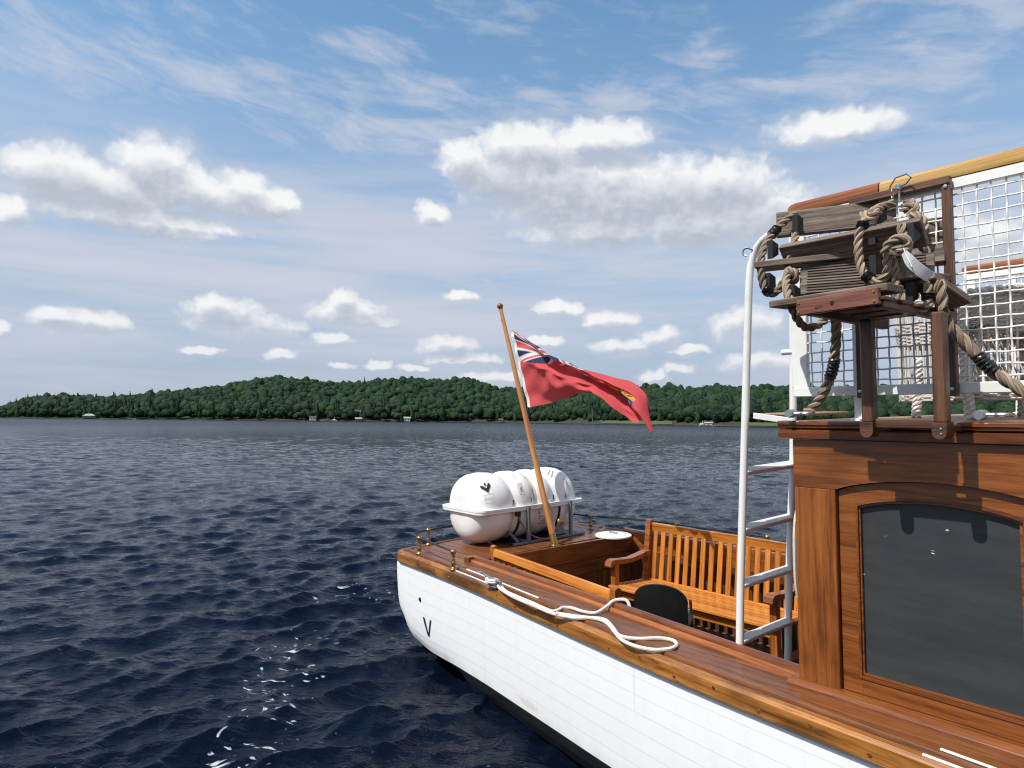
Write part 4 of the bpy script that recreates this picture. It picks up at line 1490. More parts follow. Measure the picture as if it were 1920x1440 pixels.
# ---------------------------------------------------------------- flagpole and flag
FPB = (.05, .80, 0)
fpd = np.array([-.75, 0, 2.25])
fpd /= np.linalg.norm(fpd)
fp_ = thing('flagpole', 'raked varnished flagpole with round top set in a brass socket at the stern', 'flagpole', FPB)
L_ = 2.36
MB().tube([fpd * f for f in np.linspace(0, L_, 12)], np.interp(np.linspace(0, 1, 12), [0, .35, 1], [.028, .0275, .0185]), 14).build('staff', M['pole'], fp_)
MB().lathe([(0, -.012), (.018, -.010), (.022, -.004), (.018, .002), (.024, .008), (.030, .020), (.031, .030), (.026, .044), (.014, .054), (0, .057)], fpd * L_, fpd, 18).build('truck', M['cabin'], fp_)
MB().lathe([(.030, -.03), (.0325, .0), (.0325, .092), (.035, .094), (.035, .104), (.029, .106)], (0, 0, 0), fpd, 18).build('socket', M['brass'], fp_)
MB().lathe([(.055, -.004), (.055, .006), (.035, .012)], (0, 0, 0), (0, 0, 1), 18).build('base_plate', M['brass'], fp_)
MB().tube(smooth_path([fpd * 2.28 + (.012, 0, .0), fpd * 2.24 + (-.030, 0, 0), fpd * 2.20 + (-.02, 0, 0), fpd * 2.17 + (-.012, 0, 0)], 10), .004, 6).build('hook', M['steel'], fp_)

fl_top = pchip([0, .18, .42, .62, .78, .86, .93, 1.0], [-.532, -.12, .345, .70, .985, 1.095, 1.150, 1.218])
fl_topz = pchip([0, .18, .42, .62, .78, .86, .93, 1.0], [2.010, 1.815, 1.618, 1.500, 1.415, 1.325, 1.185, 1.055])
fl_bot = pchip([0, .18, .45, .62, .78, .86, .93, 1.0], [-.280, .06, .47, .73, .945, 1.035, 1.115, 1.212])
fl_botz = pchip([0, .18, .45, .62, .78, .86, .93, 1.0], [1.245, 1.305, 1.375, 1.335, 1.175, 1.115, 1.140, 1.040])
fl_pow = pchip([0, .12, .28, .5, 1], [1.22, 1.45, 1.85, 1.3, 1.1])


def flag_surface(a, b):
    """a along the fly, b down the hoist; boat coordinates"""
    A, B = np.meshgrid(a, b, indexing='ij')
    full = np.clip(A / .25, 0, 1)
    ph = 2 * np.pi * (1.35 * B - .95 * A)
    g = B ** fl_pow(A) + .06 * full * np.sin(ph * 1.0 + .9) * np.sin(np.pi * B) + .05 * full * np.sin(2 * ph + 1.0) * np.sin(np.pi * B)
    s = fl_top(A) * (1 - g) + fl_bot(A) * g
    z = fl_topz(A) * (1 - g) + fl_botz(A) * g
    tipf = 1 - .9 * np.clip((A - .72) / .28, 0, 1)
    t = .80 + tipf * full ** 1.3 * (.105 * np.sin(ph + .2) + .03 * np.sin(2.3 * ph + 2.0 + 5 * A)) - .02 * np.sin(9 * A) * full
    t = t + tipf * (.022 * np.sin(14 * A + 8 * B) * full + .008 * np.sin(46 * A - 16 * B) * full + .006 * np.sin(31 * A + 29 * B))
    t = t - .04 * np.clip((A - .75) / .25, 0, 1) ** 2
    return np.stack([s, t, z], 2)


def flag_print(a, b):
    A, B = np.meshgrid(a, b, indexing='ij')
    red, white, blue = np.array([.66, .085, .090]), np.array([.74, .72, .70]), np.array([.022, .026, .090])
    gold, dkred, green = np.array([.70, .42, .03]), np.array([.40, .03, .03]), np.array([.05, .25, .06])
    C = np.empty(A.shape + (3,))
    C[:] = red
    can = (A < .5) & (B < .5)
    X, Y = A * 2 * 60, B * 2 * 30
    C[can] = blue
    d1 = (Y - X * .5) / math.sqrt(1.25)
    d2 = (Y - (30 - X * .5)) / math.sqrt(1.25)
    C[can & ((np.abs(d1) < 3) | (np.abs(d2) < 3))] = white
    left = X < 30
    C[can & (((d1 > 0) & (d1 < 2) & left) | ((d1 < 0) & (d1 > -2) & ~left))] = red
    C[can & (((d2 < 0) & (d2 > -2) & ~left) | ((d2 > 0) & (d2 < 2) & left))] = red
    C[can & ((np.abs(X - 30) < 5) | (np.abs(Y - 15) < 5))] = white
    C[can & ((np.abs(X - 30) < 3) | (np.abs(Y - 15) < 3))] = red
    # quartered shield on the fly
    u, v = (A - .745) / .095, (B - .50) / .24
    sh = (np.abs(u) < np.where(v < .2, 1, np.sqrt(np.clip(1 - ((v - .2) / .8) ** 2, 0, 1)))) & (v > -1) & (v < 1)
    C[sh] = gold
    q1 = sh & (u < 0) & (v < -.3)
    C[q1] = dkred
    C[q1 & (np.abs(((v + 1) / .7 * 3) % 1 - .5) < .24) & (u > -.85) & (u < -.12)] = gold
    q2 = sh & (u >= 0) & (v < -.3)
    C[q2 & ((u - .5) ** 2 / .10 + (v + .65) ** 2 / .07 < 1) & (np.sin(u * 25 + v * 14) > -.4)] = dkred
    q3 = sh & (u < 0) & (v >= -.3) & (v < .3)
    C[q3] = blue
    C[q3 & (np.abs(u + .5) < .22) & (np.abs(v) < .22)] = gold
    q4 = sh & (u >= 0) & (v >= -.3) & (v < .3)
    C[q4] = np.array([.03, .06, .26])
    C[q4 & (((u - .3) ** 2 + v ** 2 < .02) | ((u - .7) ** 2 + v ** 2 < .02))] = gold
    q5 = sh & (v >= .3)
    C[q5] = white
    C[q5 & (np.abs(u) < .4) & (np.abs(v - .55) < .16)] = green
    return C


fb = (-.40, .80, 1.6)
fo = thing('red_ensign', 'wind-blown red flag with a union canton and gold shield flying from the stern flagpole', 'flag', fb)
a_, b_ = np.linspace(0, 1, 230), np.linspace(0, 1, 110)
P_ = flag_surface(a_, b_) - np.array(fb)
n1, n2 = len(a_), len(b_)
F_ = [(i * n2 + j, (i + 1) * n2 + j, (i + 1) * n2 + j + 1, i * n2 + j + 1) for i in range(n1 - 1) for j in range(n2 - 1)]
G_ = np.stack(np.meshgrid(a_ * 1.7, b_ * .85, [0.0], indexing='ij'), -1).reshape(-1, 3)
mb = MB().add(P_.reshape(-1, 3), F_, G_)
me = mb.data('flag_cloth')
ca_ = me.color_attributes.new('print', 'FLOAT_COLOR', 'POINT')
cols = np.concatenate([flag_print(a_, b_).reshape(-1, 3), np.ones((n1 * n2, 1))], 1)
ca_.data.foreach_set('color', cols.astype(np.float32).ravel())
me.polygons.foreach_set('use_smooth', [True] * len(me.polygons))
me.materials.append(M['flag'])
link('cloth', me, fo)
tp_ = []
for b in np.linspace(0, 1, 24):
    e = flag_surface(np.array([0.0, .012]), np.array([b]))[:, 0] - np.array(fb)
    d = np.array([-.017, .0, .006])
    tp_ += [e[0] + d, e[1] + (0, -.004, 0), e[1] + (0, .004, 0), e[0] + d + (0, .004, 0)]
MB().add(tp_, [(4 * i + k, 4 * i + 4 + k, 4 * i + 4 + (k + 1) % 4, 4 * i + (k + 1) % 4) for i in range(23) for k in range(4)]).build('hoist_tape', M['cord'], fo)

# ---------------------------------------------------------------- liferaft canister and cradle
LR = (-.50, .135, .325)          # near end, axis along t, at flange height
raft_scale = .785
raft = thing('liferaft_canister', 'ribbed white liferaft canister lying across the stern deck', 'liferaft', LR)
LEN = 1.655
raft.scale = (1, raft_scale, 1)
rp = [(0, .030), (.10, .026), (.17, .034), (.215, .055), (.250, .090), (.278, .14), (.296, .20), (.305, .30), (.298, .42), (.284, .485), (.266, .515), (.261, .535), (.266, .555),
      (.284, .585), (.297, .65), (.297, .76), (.284, .82), (.266, .85), (.261, .87), (.266, .89), (.284, .92), (.297, .985), (.297, 1.06), (.284, 1.115), (.266, 1.145), (.261, 1.165), (.266, 1.185),
      (.284, 1.215), (.299, 1.28), (.304, 1.38), (.294, 1.455), (.275, 1.515), (.248, 1.565), (.212, 1.60), (.165, 1.622), (.10, 1.63), (0, 1.626)]
rp = np.array(rp)
rp_f = pchip(rp[3:-3, 1], rp[3:-3, 0])


def half_shell(top):
    n = 26
    ang = np.linspace(0, np.pi, n) if top else np.linspace(np.pi, 2 * np.pi, n)
    V, G = [], []
    for r_, t_ in rp:
        for a in ang:
            ca, sa = np.cos(a), np.sin(a)
            k = 1.0 / (np.abs(ca) ** 2.2 + np.abs(sa) ** 2.2) ** (1 / 2.2)
            lift = .018 if top else -.018
            V.append((r_ * k * ca, t_, r_ * k * sa + lift))
    F = [(i * n + j, i * n + j + 1, (i + 1) * n + j + 1, (i + 1) * n + j) for i in range(len(rp) - 1) for j in range(n - 1)]
    return MB().add(V, F).build('upper_shell' if top else 'lower_shell', M['plastic'], raft, sharp=60)


half_shell(True)
half_shell(False)


def rrect(x0, x1, y0, y1, r_, n=6):
    out = []
    for cx, cy, a0 in ((x1 - r_, y1 - r_, 0), (x0 + r_, y1 - r_, 90), (x0 + r_, y0 + r_, 180), (x1 - r_, y0 + r_, 270)):
        for a in np.linspace(a0, a0 + 90, n):
            out.append((cx + r_ * math.cos(R(a)), cy + r_ * math.sin(R(a))))
    return out


fo1 = rrect(-.325, .325, -.005, LEN + .005, .10)
MB().prism(fo1, .001, .019, 'xy').build('flange', M['plastic'], raft)
MB().prism(rrect(-.322, .322, -.002, LEN + .002, .10), -.019, -.0005, 'xy').build('flange', M['plastic'], raft)


def shell_pt(t, ang, out=.003):
    ca, sa = math.cos(ang), math.sin(ang)
    k = 1.0 / (abs(ca) ** 2.2 + abs(sa) ** 2.2) ** (1 / 2.2)
    r_ = float(rp_f(t)) * k + out
    return np.array((r_ * ca, t, r_ * sa + (.018 if sa >= 0 else -.018)))


def band_on_shell(t0, t1, a0, a1, mat, name, out=.004, n=14):
    V = []
    for a in np.linspace(a0, a1, n):
        V += [shell_pt(t0, a, out), shell_pt(t1, a, out)]
    return MB().add(V, [(2 * i, 2 * i + 1, 2 * i + 3, 2 * i + 2) for i in range(n - 1)]).build(name, mat, raft, sharp=None)


for t0 in (.848, .872):
    band_on_shell(t0, t0 + .018, .06, np.pi - .06, M['lash'], 'lashing', .008, 30)
for t0 in (.535, .78, 1.17, 1.33):
    band_on_shell(t0, t0 + .012, .06, .22, M['black'], 'latch', .006, 4)
# print: emblem near the end, small block of print, boxed figures
def decal(name, mat, t, ang, polys, out=.0035):
    mbd = MB()
    for poly in polys:
        pts = []
        for (x, y) in poly:
            pts.append(shell_pt(t + x, ang + y / .28, out))
        mbd.add(pts, [tuple(range(len(pts)))])
    return mbd.build(name, mat, raft, sharp=None)


sq = lambda x0, y0, x1, y1: [(x0, y0), (x1, y0), (x1, y1), (x0, y1)]
arm = lambda s: [[(0, -.046), (0, -.010), (s * .034, .030), (s * .056, .030), (s * .056, .010)]]
decal('emblem', M['black_paint'], .170, .70, arm(-1) + arm(1), .009)
decal('emblem_dot', M['black_paint'], .170, .70, [[(.013 * math.cos(a), .030 + .013 * math.sin(a)) for a in np.linspace(0, 6.28, 11)[:-1]]], .009)
for t0 in (.585, 1.225):
    band_on_shell(t0, t0 + .03, -.05, -1.5, M['black'], 'strap', .005, 14)
decal('small_print', M['ink'], .180, .36, [sq(-.05, -.002, .05, .0), sq(-.05, -.016, .03, -.014), sq(-.05, -.045, .05, -.043), sq(-.05, .03, .05, .032), sq(-.052, -.045, -.050, .032), sq(.05, -.045, .052, .032)])
fig = [sq(-.030, -.05, .030, -.046), sq(-.030, .046, .030, .05), sq(-.030, -.05, -.027, .05), sq(.027, -.05, .030, .05), [(-.02, .035), (-.012, .035), (.02, -.035), (.012, -.035)], [(.02, .035), (.012, .035), (-.02, -.035), (-.012, -.035)], sq(-.02, -.004, .02, .004)]
decal('boxed_mark', M['ink'], .655, .52, fig)
decal('small_print', M['ink'], .655, .95, [sq(-.04, k * .02, .04 - .012 * (k % 2), k * .02 + .003) for k in range(4)])
decal('boxed_mark', M['ink'], 1.40, .52, fig)
decal('stencil', M['ink'], 1.27, .95, [sq(-.05 + .016 * k, -.03 + .011 * k, -.038 + .016 * k, -.014 + .011 * k) for k in range(6)] + [sq(-.06 + .016 * k, .012 + .009 * k, -.048 + .016 * k, .026 + .009 * k) for k in range(5)])
decal('label_plate', M['ink'], 1.0, -.42, [sq(-.085, .055, .085, .085)] + [sq(-.08 + .028 * (k % 6), .03 - .022 * (k // 6), -.062 + .028 * (k % 6), .044 - .022 * (k // 6)) for k in range(24) if k % 5 != 2], .004)
pnt = [(.30, .56, -.055), (.315, .60, -.13), (.325, .68, -.215), (.34, .78, -.272), (.36, .90, -.300), (.37, .985, -.295), (.372, 1.04, -.255), (.36, 1.07, -.18), (.345, 1.065, -.09), (.33, 1.03, .0), (.31, .99, .06)]
MB().rope(pnt, .0085, seg=4).build('painter_line', M['pink'], raft)
MB().tube([(.315, .55, -.05), (.29, .55, -.05)], .022, 10).build('line_fitting', M['black'], raft)

cr = thing('liferaft_cradle', 'grey steel cradle bolted to the deck under the white liferaft canister', 'cradle', (-.5, .8, 0))
for t in (-.12, .42):
    for s in (-.33, .33):
        MB().bar((s, t, .0), (s, t, .345), .035, .028, up=(0, 1, 0)).build('upright', M['grey_steel'], cr)
    MB().bar((-.33, t, .012), (.34, t, .012), .04, .022).build('cross_bar', M['grey_steel'], cr)
    for s in (-1, 1):
        MB().bar((s * .30, t - .10, .022), (s * .16, t - .13, .13), .035, .012).build('saddle', M['grey_steel'], cr)
for s in (-.33, .33):
    MB().bar((s, -.30, .012), (s, .60, .012), .035, .020).build('side_bar', M['grey_steel'], cr)
MB().box((0, .15, .006), (.55, .9, .008)).build('base_pad', M['black'], cr)
MB().box((.345, .22, .075), (.05, .16, .07), ch=.01).build('release_unit', M['grey_steel'], cr)
MB().lathe([(.0, .0), (.034, .0), (.034, .02), (.022, .028), (0, .03)], (.37, .245, .16), (1, -.6, .2), 14).build('release_dial', M['brass'], cr)

hc = thing('hatch_cover', 'round white hatch cover set in the far corner of the stern deck', 'hatch', (.10, 1.53, 0))
MB().lathe([(.175, -.002), (.175, .010), (.167, .016), (.14, .017), (.135, .020), (.06, .024), (0, .025)], (0, 0, 0), (0, 0, 1), 32).build('lid', M['plastic'], hc)
MB().bar((-.05, 0, .030), (.05, 0, .030), .02, .012).build('handle', M['steel'], hc)

# ---------------------------------------------------------------- benches
def bench_parts(root, L=1.52, n_back=17):
    D = .50
    for x in (.03, L - .03):
        MB().box((x, .035, .305), (.052, .055, .61)).build('leg', M['teak_dark'], root)
        MB().bar((x, .455, 0), (x, .455, .43), .052, .055, up=(0, 1, 0)).build('leg', M['teak_dark'], root)
        bp2 = MB()
        prof = [(.428, .43), (.484, .43), (.535, .90), (.530, .922), (.508, .932), (.486, .924), (.480, .90)]
        bp2.prism([(y, z) for y, z in prof], x - .026, x + .026, 'yz')
        bp2.build('back_post', M['teak_dark'], root)
        ap = [(-.055, .600), (-.045, .632), (-.02, .648), (.02, .650), (.10, .640), (.22, .634), (.34, .650), (.42, .664), (.475, .664), (.475, .628), (.42, .626), (.34, .612), (.22, .598), (.10, .602), (.02, .610), (-.02, .606), (-.03, .590), (-.05, .588)]
        MB().prism(ap, x - .035, x + .035, 'yz').build('arm', M['teak_dark'], root)
        MB().bar((x, .06, .17), (x, .43, .17), .03, .045).build('side_stretcher', M['teak_dark'], root)
    MB().bar((.056, .03, .375), (L - .056, .03, .375), .026, .075).build('front_rail', M['teak'], root)
    MB().bar((.056, .455, .375), (L - .056, .455, .375), .026, .075).build('rear_rail', M['teak'], root)
    sl = MB().bar((.002, 0, 0), (L - .002, 0, 0), .054, .020).data('seat_slat')
    sl.materials.append(M['teak'])
    for i in range(7):
        w = link('seat_slat', sl, root)
        w.location = (0, .004 + .067 * i, .425 - .004 * min(i, 5) + (.0 if i else -.004))
    lean = R(6.1)
    MB().bar((.056, .520, .868), (L - .056, .520, .868), .030, .074, up=(0, -.1, 1)).build('top_rail', M['teak'], root)
    MB().bar((.056, .460, .405), (L - .056, .460, .405), .026, .040, up=(0, -.1, 1)).build('lower_rail', M['teak'], root)
    bs = MB().bar((0, .462, .42), (0, .514, .835), .046, .014, up=(0, 1, 0)).data('back_slat')
    bs.materials.append(M['teak'])
    for i in range(n_back):
        w = link('back_slat', bs, root)
        w.location = (.056 + (L - .112) * (i + .5) / n_back, 0, 0)


b1 = thing('garden_bench', 'varnished teak bench with slatted back along the far side of the cockpit', 'bench', (.60, .92, -.70), 'varnished cockpit benches')
bench_parts(b1)
xA = np.array([.12 - 1.66, .02 + .17, .025])
Lb = np.linalg.norm(xA)
xA /= Lb
zA = np.array([0, 0, 1.0]) - xA * xA[2]
zA /= np.linalg.norm(zA)
yA = np.cross(zA, xA)
scz = .85
org = np.array([1.66, -.17, .072]) - yA * .52 - zA * .905 * scz
mt = Matrix(((xA[0], yA[0], zA[0] * scz, org[0]), (xA[1], yA[1], zA[1] * scz, org[1]), (xA[2], yA[2], zA[2] * scz, org[2]), (0, 0, 0, 1)))
b2 = thing('garden_bench', 'varnished teak bench seen from behind, backing onto the near coaming', 'bench', (0, 0, 0), 'varnished cockpit benches', mt)
bench_parts(b2, Lb)

# ---------------------------------------------------------------- black chair
ch = thing('cockpit_chair', 'black moulded chair with rounded back standing between the two benches', 'chair', (1.70, .25, -.545), None, Matrix.Rotation(R(28), 4, 'Z') @ Matrix.Scale(.84, 4))
def shell(xs, zs, fy, th, name):
    V = []
    for off in (0, th):
        for z in zs:
            for x in xs(z):
                V.append((x, fy(x, z) + off, z))
    m_, n_ = len(zs), len(xs(zs[0]))
    F = []
    for k in range(2):
        F += [(k * m_ * n_ + i * n_ + j, k * m_ * n_ + i * n_ + j + 1, k * m_ * n_ + (i + 1) * n_ + j + 1, k * m_ * n_ + (i + 1) * n_ + j) for i in range(m_ - 1) for j in range(n_ - 1)]
    rim = [j for j in range(n_)] + [i * n_ + n_ - 1 for i in range(1, m_)] + [(m_ - 1) * n_ + j for j in range(n_ - 2, -1, -1)] + [i * n_ for i in range(m_ - 2, 0, -1)]
    F += [(rim[i], rim[(i + 1) % len(rim)], m_ * n_ + rim[(i + 1) % len(rim)], m_ * n_ + rim[i]) for i in range(len(rim))]
    return MB().add(V, F).build(name, M['black'], ch, sharp=50)


def half_w(z):
    u = np.clip((z - .60) / .17, 0, 1)
    return .205 * np.sqrt(np.clip(1 - u ** 2.6, .0, 1)) + .004 if z > .60 else .205
shell(lambda z: np.linspace(-half_w(z), half_w(z), 13), np.concatenate([np.linspace(.46, .60, 5), .60 + .17 * np.sin(np.linspace(.12, 1.0, 10) * np.pi / 2)]), lambda x, z: -.20 - .12 * (z - .45) + 1.0 * x * x, .022, 'backrest')
MB().prism(rrect(-.205, .205, -.22, .20, .07), .42, .455, 'xy').build('seat', M['black'], ch)
for x in (-1, 1):
    MB().tube([(x * .19, -.20, .0), (x * .18, -.17, .42)], .012, 8).build('leg', M['black'], ch)
    MB().tube([(x * .19, .24, .0), (x * .18, .20, .43), (x * .17, .225, .55)], .012, 8).build('leg', M['black'], ch)
MB().bar((-.19, .225, .46), (.19, .225, .46), .02, .03).build('back_brace', M['grey_steel'], ch)

# ---------------------------------------------------------------- mooring line on the side deck
ml = thing('mooring_line', 'white braided mooring line made fast to the cleat and looped on the side deck', 'rope', (1.6, -.6, 0))
def cord(pts, r_=.0098, lift=.011):
    p = smooth_path([(a, b, lift + (c_ if c_ else 0)) for a, b, c_ in pts], max(30, int(path_len([(a, b, 0) for a, b, _ in pts]) / .012)))
    return MB().tube(p, r_, 8)


cord([(.845, -.490, .03), (.90, -.50, .02), (.965, -.525, 0), (1.177, -.585, 0), (1.394, -.622, 0), (1.58, -.640, 0), (1.72, -.601, 0), (1.79, -.520, 0), (1.864, -.500, 0), (1.984, -.570, 0), (2.09, -.640, 0), (2.16, -.632, 0),
      (2.21, -.590, 0), (2.265, -.515, 0), (2.330, -.492, 0), (2.385, -.530, 0), (2.400, -.600, 0), (2.357, -.676, 0), (2.27, -.705, 0), (2.159, -.690, 0), (2.04, -.620, 0), (1.925, -.545, 0), (1.83, -.530, .004), (1.70, -.588, .004), (1.60, -.645, .010)]).build('line', M['cord'], ml, (1.6, -.6, 0))
cord([(1.40, -.600, 0), (1.53, -.614, 0), (1.535, -.560, 0), (1.52, -.515, 0), (1.56, -.478, 0), (1.66, -.478, 0), (1.73, -.440, 0), (1.725, -.34, .018), (1.73, -.285, .042), (1.765, -.250, .052), (1.80, -.235, .045), (1.83, -.24, .0)]).build('line', M['cord'], ml, (1.6, -.6, 0))
cord([(.88, -.515, .012), (.93, -.530, 0), (1.10, -.580, 0), (1.30, -.612, .0), (1.40, -.600, 0)]).build('line', M['cord'], ml, (1.6, -.6, 0))
wr = [(.80 + .060 * math.cos(a) * (1 if k % 2 else .8), -.50 + .030 * math.sin(a), .026 + .006 * k / 6) for k, a in enumerate(np.linspace(0, 4 * np.pi, 25))]
MB().tube(smooth_path(wr, 70), .0105, 8).build('cleat_turns', M['cord'], ml, (1.6, -.6, 0))

# ---------------------------------------------------------------- lifebuoy on the after cabin wall
lb = thing('lifebuoy', 'orange and grey lifebuoy hanging on the after wall of the cabin', 'lifebuoy', (2.962, .03, .52))
for k in range(8):
    a0, a1 = k * math.pi / 4 - (.55 if k % 2 else .23), k * math.pi / 4 + (.55 if k % 2 else .23)
    p = [(0, .305 * math.cos(a), .305 * math.sin(a)) for a in np.linspace(a0, a1, 10)]
    MB().tube(p, .056 if k % 2 else .058, 12).build('ring_section' if k % 2 else 'band', M['orange'] if k % 2 else M['tape_grey'], lb)
gp = [(0 - .03, .385 * math.cos(a) + .02 * math.cos(4 * a), .385 * math.sin(a)) for a in np.linspace(0, 6.283, 60)]
MB().tube(gp, .007, 6).build('grab_line', M['cord'], lb)
MB().tube(smooth_path([(-.02, -.30, -.10), (-.03, -.335, -.14), (-.03, -.345, -.19), (-.03, -.32, -.22), (-.02, -.28, -.20)], 20), .007, 6).build('grab_line', M['cord'], lb)

# ---------------------------------------------------------------- rack for the rope ladder
rk = thing('ladder_rack', 'hardwood rack clamped to the upper railing that carries the bundled rope ladder', 'rack', (3.48, -.6, 1.15))
RB = (3.48, -.6, 1.15)
MB().box((3.314, -.452, 1.69), (.026, .032, .84)).build('upright', M['rack'], rk, RB)
MB().box((3.660, -.452, 1.69), (.032, .032, .84)).build('upright', M['rack'], rk, RB)
MB().box((3.484, -.459, 2.112), (.385, .030, .030)).build('top_bar', M['rack'], rk, RB)
for s in (3.314, 3.660):
    for z in (1.297, 2.088):
        if s > 3.4 or z < 2:
            MB().lathe([(0, .005), (.007, .004), (.008, 0)], (s, -.469, z), (0, -1, 0), 10).build('bolt', M['steel'], rk, RB)
for s in (3.449, 3.699):
    MB().box((s, -.70, 1.372), (.044, .048, .40), ch=.006).build('leg', M['rack'], rk, RB)
    ft = [(s - .024, 1.175)] + [(s + .024 * math.cos(a), 1.140 + .026 * math.sin(a)) for a in np.linspace(R(180), R(360), 9)] + [(s + .024, 1.175)]
    MB().prism(ft, -.735, -.665).build('foot', M['rack'], rk, RB)
    MB().box((s, -.60, 1.150), (.026, .125, .026)).build('standoff', M['rack'], rk, RB)
    for dz in ((.010, -.008) if s > 3.6 else ()):
        MB().lathe([(0, .003), (.004, .002), (.0045, 0)], (s + .006, -.735, 1.142 + dz), (0, -1, 0), 8).build('bolt', M['steel'], rk, RB)
    MB().bar((s - .03, -.455, 1.572), (s - .105, -.945, 1.600), .030, .040).build('arm', M['rack'], rk, RB)
MB().box((3.575, -.70, 1.168), (.205, .026, .034)).build('cross_bar', M['rack'], rk, RB)
for k in range(4):
    a = .07 + k * .105
    MB().bar((3.425 - .07 * (k / 4), -.53 - a, 1.588 + .006 * k), (3.675 - .07 * (k / 4), -.53 - a, 1.592 + .006 * k), .098, .014).build('floor_slat', M['rack'], rk, RB)
MB().bar((3.298, -.945, 1.612), (3.606, -.968, 1.618), .022, .060).build('lip_board', M['lip'], rk, RB)
for f, dz in ((.03, .016), (.03, -.018), (.95, .016), (.95, -.018)):
    MB().lathe([(0, .003), (.0045, .002), (.005, 0)], (3.298 + .308 * f, -.957 - .023 * f, 1.612 + .006 * f + dz), (0, -1, 0), 8).build('screw', M['brass'], rk, RB)
MB().lathe([(0, .0015), (.008, .0015), (.009, 0)], (3.440, -.9665, 1.614), (0, -1, 0), 10).build('drain_hole', M['dark_void'], rk, RB)

# ---------------------------------------------------------------- bundled rope ladder
rp_l = thing('rope_ladder', 'bundle of weathered wooden rope-ladder steps and thick rope stacked on the rack', 'rope ladder', (3.4, -.7, 1.6))
LBASE = (3.4, -.7, 1.6)


def step(c, L, w, th, xdir, wdir, mat='weathered', ribs=False):
    x = np.asarray(xdir, float)
    x /= np.linalg.norm(x)
    y = np.asarray(wdir, float)
    y -= x * (x @ y)
    y /= np.linalg.norm(y)
    z = np.cross(x, y)
    Rm = np.stack([x, y, z], 1)
    c = np.asarray(c, float)
    o = MB().box(c, (L, w, th), Rm, .003).build('step', M[mat], rp_l, LBASE)
    if ribs:
        n = 11
        sg = ribs
        me_ = MB().box((0, 0, 0), (L * .88, w / n * .52, .006), None, .0015).data('step_rib')
        me_.materials.append(M[mat])
        for k in range(n):
            q = link('step_rib', me_, o)
            p = c + y * (w * (k + .5) / n - w / 2) + z * sg * (th / 2 + .0015) - np.asarray(LBASE)
            q.matrix_local = Matrix(((x[0], y[0], z[0], p[0]), (x[1], y[1], z[1], p[1]), (x[2], y[2], z[2], p[2]), (0, 0, 0, 1)))
    return o


cy, sy = math.cos(R(26)), math.sin(R(26))
step((3.245, -.500, 2.046), .475, .112, .030, (cy, sy, 0), (.06, -.10, -1))                 # upright board on top
step((3.388, -.698, 1.874), .545, .115, .028, (1, .01, 0), (0, .66, -.75))                  # tilted, edge lit
step((3.262, -.665, 1.842), .520, .115, .027, (.943, .333, -.0), (-.333, .943, .0))         # level, sticking out aft
step((3.425, -.655, 1.752), .475, .135, .028, (.953, .30, -.02), (-.05, -.34, -1), ribs=-1)  # ribbed face towards us
step((3.400, -.880, 1.648), .470, .115, .027, (.993, -.10, 0), (.10, .993, .0))             # level on the rack
step((3.600, -.600, 1.722), .300, .110, .027, (.10, 1, .05), (1, -.10, .0))                 # end on, at the right
step((3.668, -.585, 1.660), .215, .100, .027, (.30, .92, -.42), (.8, -.2, .15), ribs=-1)   # sloping down at the right
step((3.505, -.440, 1.932), .300, .112, .030, (cy, sy, 0), (.06, -.10, -1))                 # behind the top board
step((3.560, -.470, 1.826), .180, .075, .040, (.95, .2, 0), (0, .3, 1))
CH = MB
for (c, w) in (((3.118, -.645, 2.028), 0), ((3.445, -.610, 2.000), 0), ((3.470, -.735, 1.895), 1), ((3.612, -.750, 1.870), 1), ((3.070, -.770, 1.905), 1), ((3.062, -.785, 1.765), 1),
               ((3.470, -.735, 1.775), 1), ((3.196, -.835, 1.690), 1), ((3.590, -.72, 1.655), 1), ((3.575, -.715, 1.755), 1), ((3.648, -.66, 1.655), 1)):
    V = .72 * np.array([(-.020, .012, .055), (.014, .012, .055), (.030, .05, .03), (-.020, .012, -.055), (.014, .012, -.055), (.030, .05, -.03), (-.02, .05, .03), (-.02, .05, -.03)]) + np.array(c) + (.018, .0, 0)
    MB().add(V, [(0, 1, 4, 3), (1, 2, 5, 4), (2, 6, 7, 5), (6, 0, 3, 7), (0, 6, 2, 1), (3, 4, 5, 7)]).build('chock', M['black'], rp_l, LBASE)


def rope(pts, rad=.0170, mat='manila', **kw):
    return MB().rope(pts, rad, **kw).build('rope', M[mat], rp_l, LBASE)


rope([(3.125, -.610, 2.070), (3.111, -.630, 2.062), (3.077, -.66, 2.025), (3.054, -.72, 1.959), (3.046, -.76, 1.885), (3.053, -.78, 1.824), (3.059, -.78, 1.766), (3.077, -.77, 1.718), (3.109, -.75, 1.725), (3.134, -.74, 1.763), (3.163, -.74, 1.788), (3.19, -.72, 1.80)])
rope([(3.128, -.62, 1.990), (3.140, -.66, 1.930), (3.146, -.7, 1.887), (3.154, -.74, 1.812), (3.175, -.8, 1.746), (3.205, -.84, 1.682), (3.222, -.84, 1.626), (3.232, -.82, 1.584), (3.242, -.78, 1.556), (3.266, -.74, 1.562), (3.285, -.7, 1.590), (3.262, -.66, 1.627), (3.235, -.64, 1.62)])
rope([(3.140, -.72, 1.79), (3.165, -.755, 1.805), (3.19, -.76, 1.79), (3.182, -.74, 1.762), (3.15, -.73, 1.765)], .0165)
rope([(3.289, -.62, 1.630), (3.289, -.615, 1.590), (3.282, -.6, 1.539), (3.267, -.58, 1.474), (3.247, -.56, 1.409), (3.215, -.54, 1.342), (3.178, -.52, 1.286), (3.135, -.505, 1.235), (3.095, -.50, 1.212)], .021)
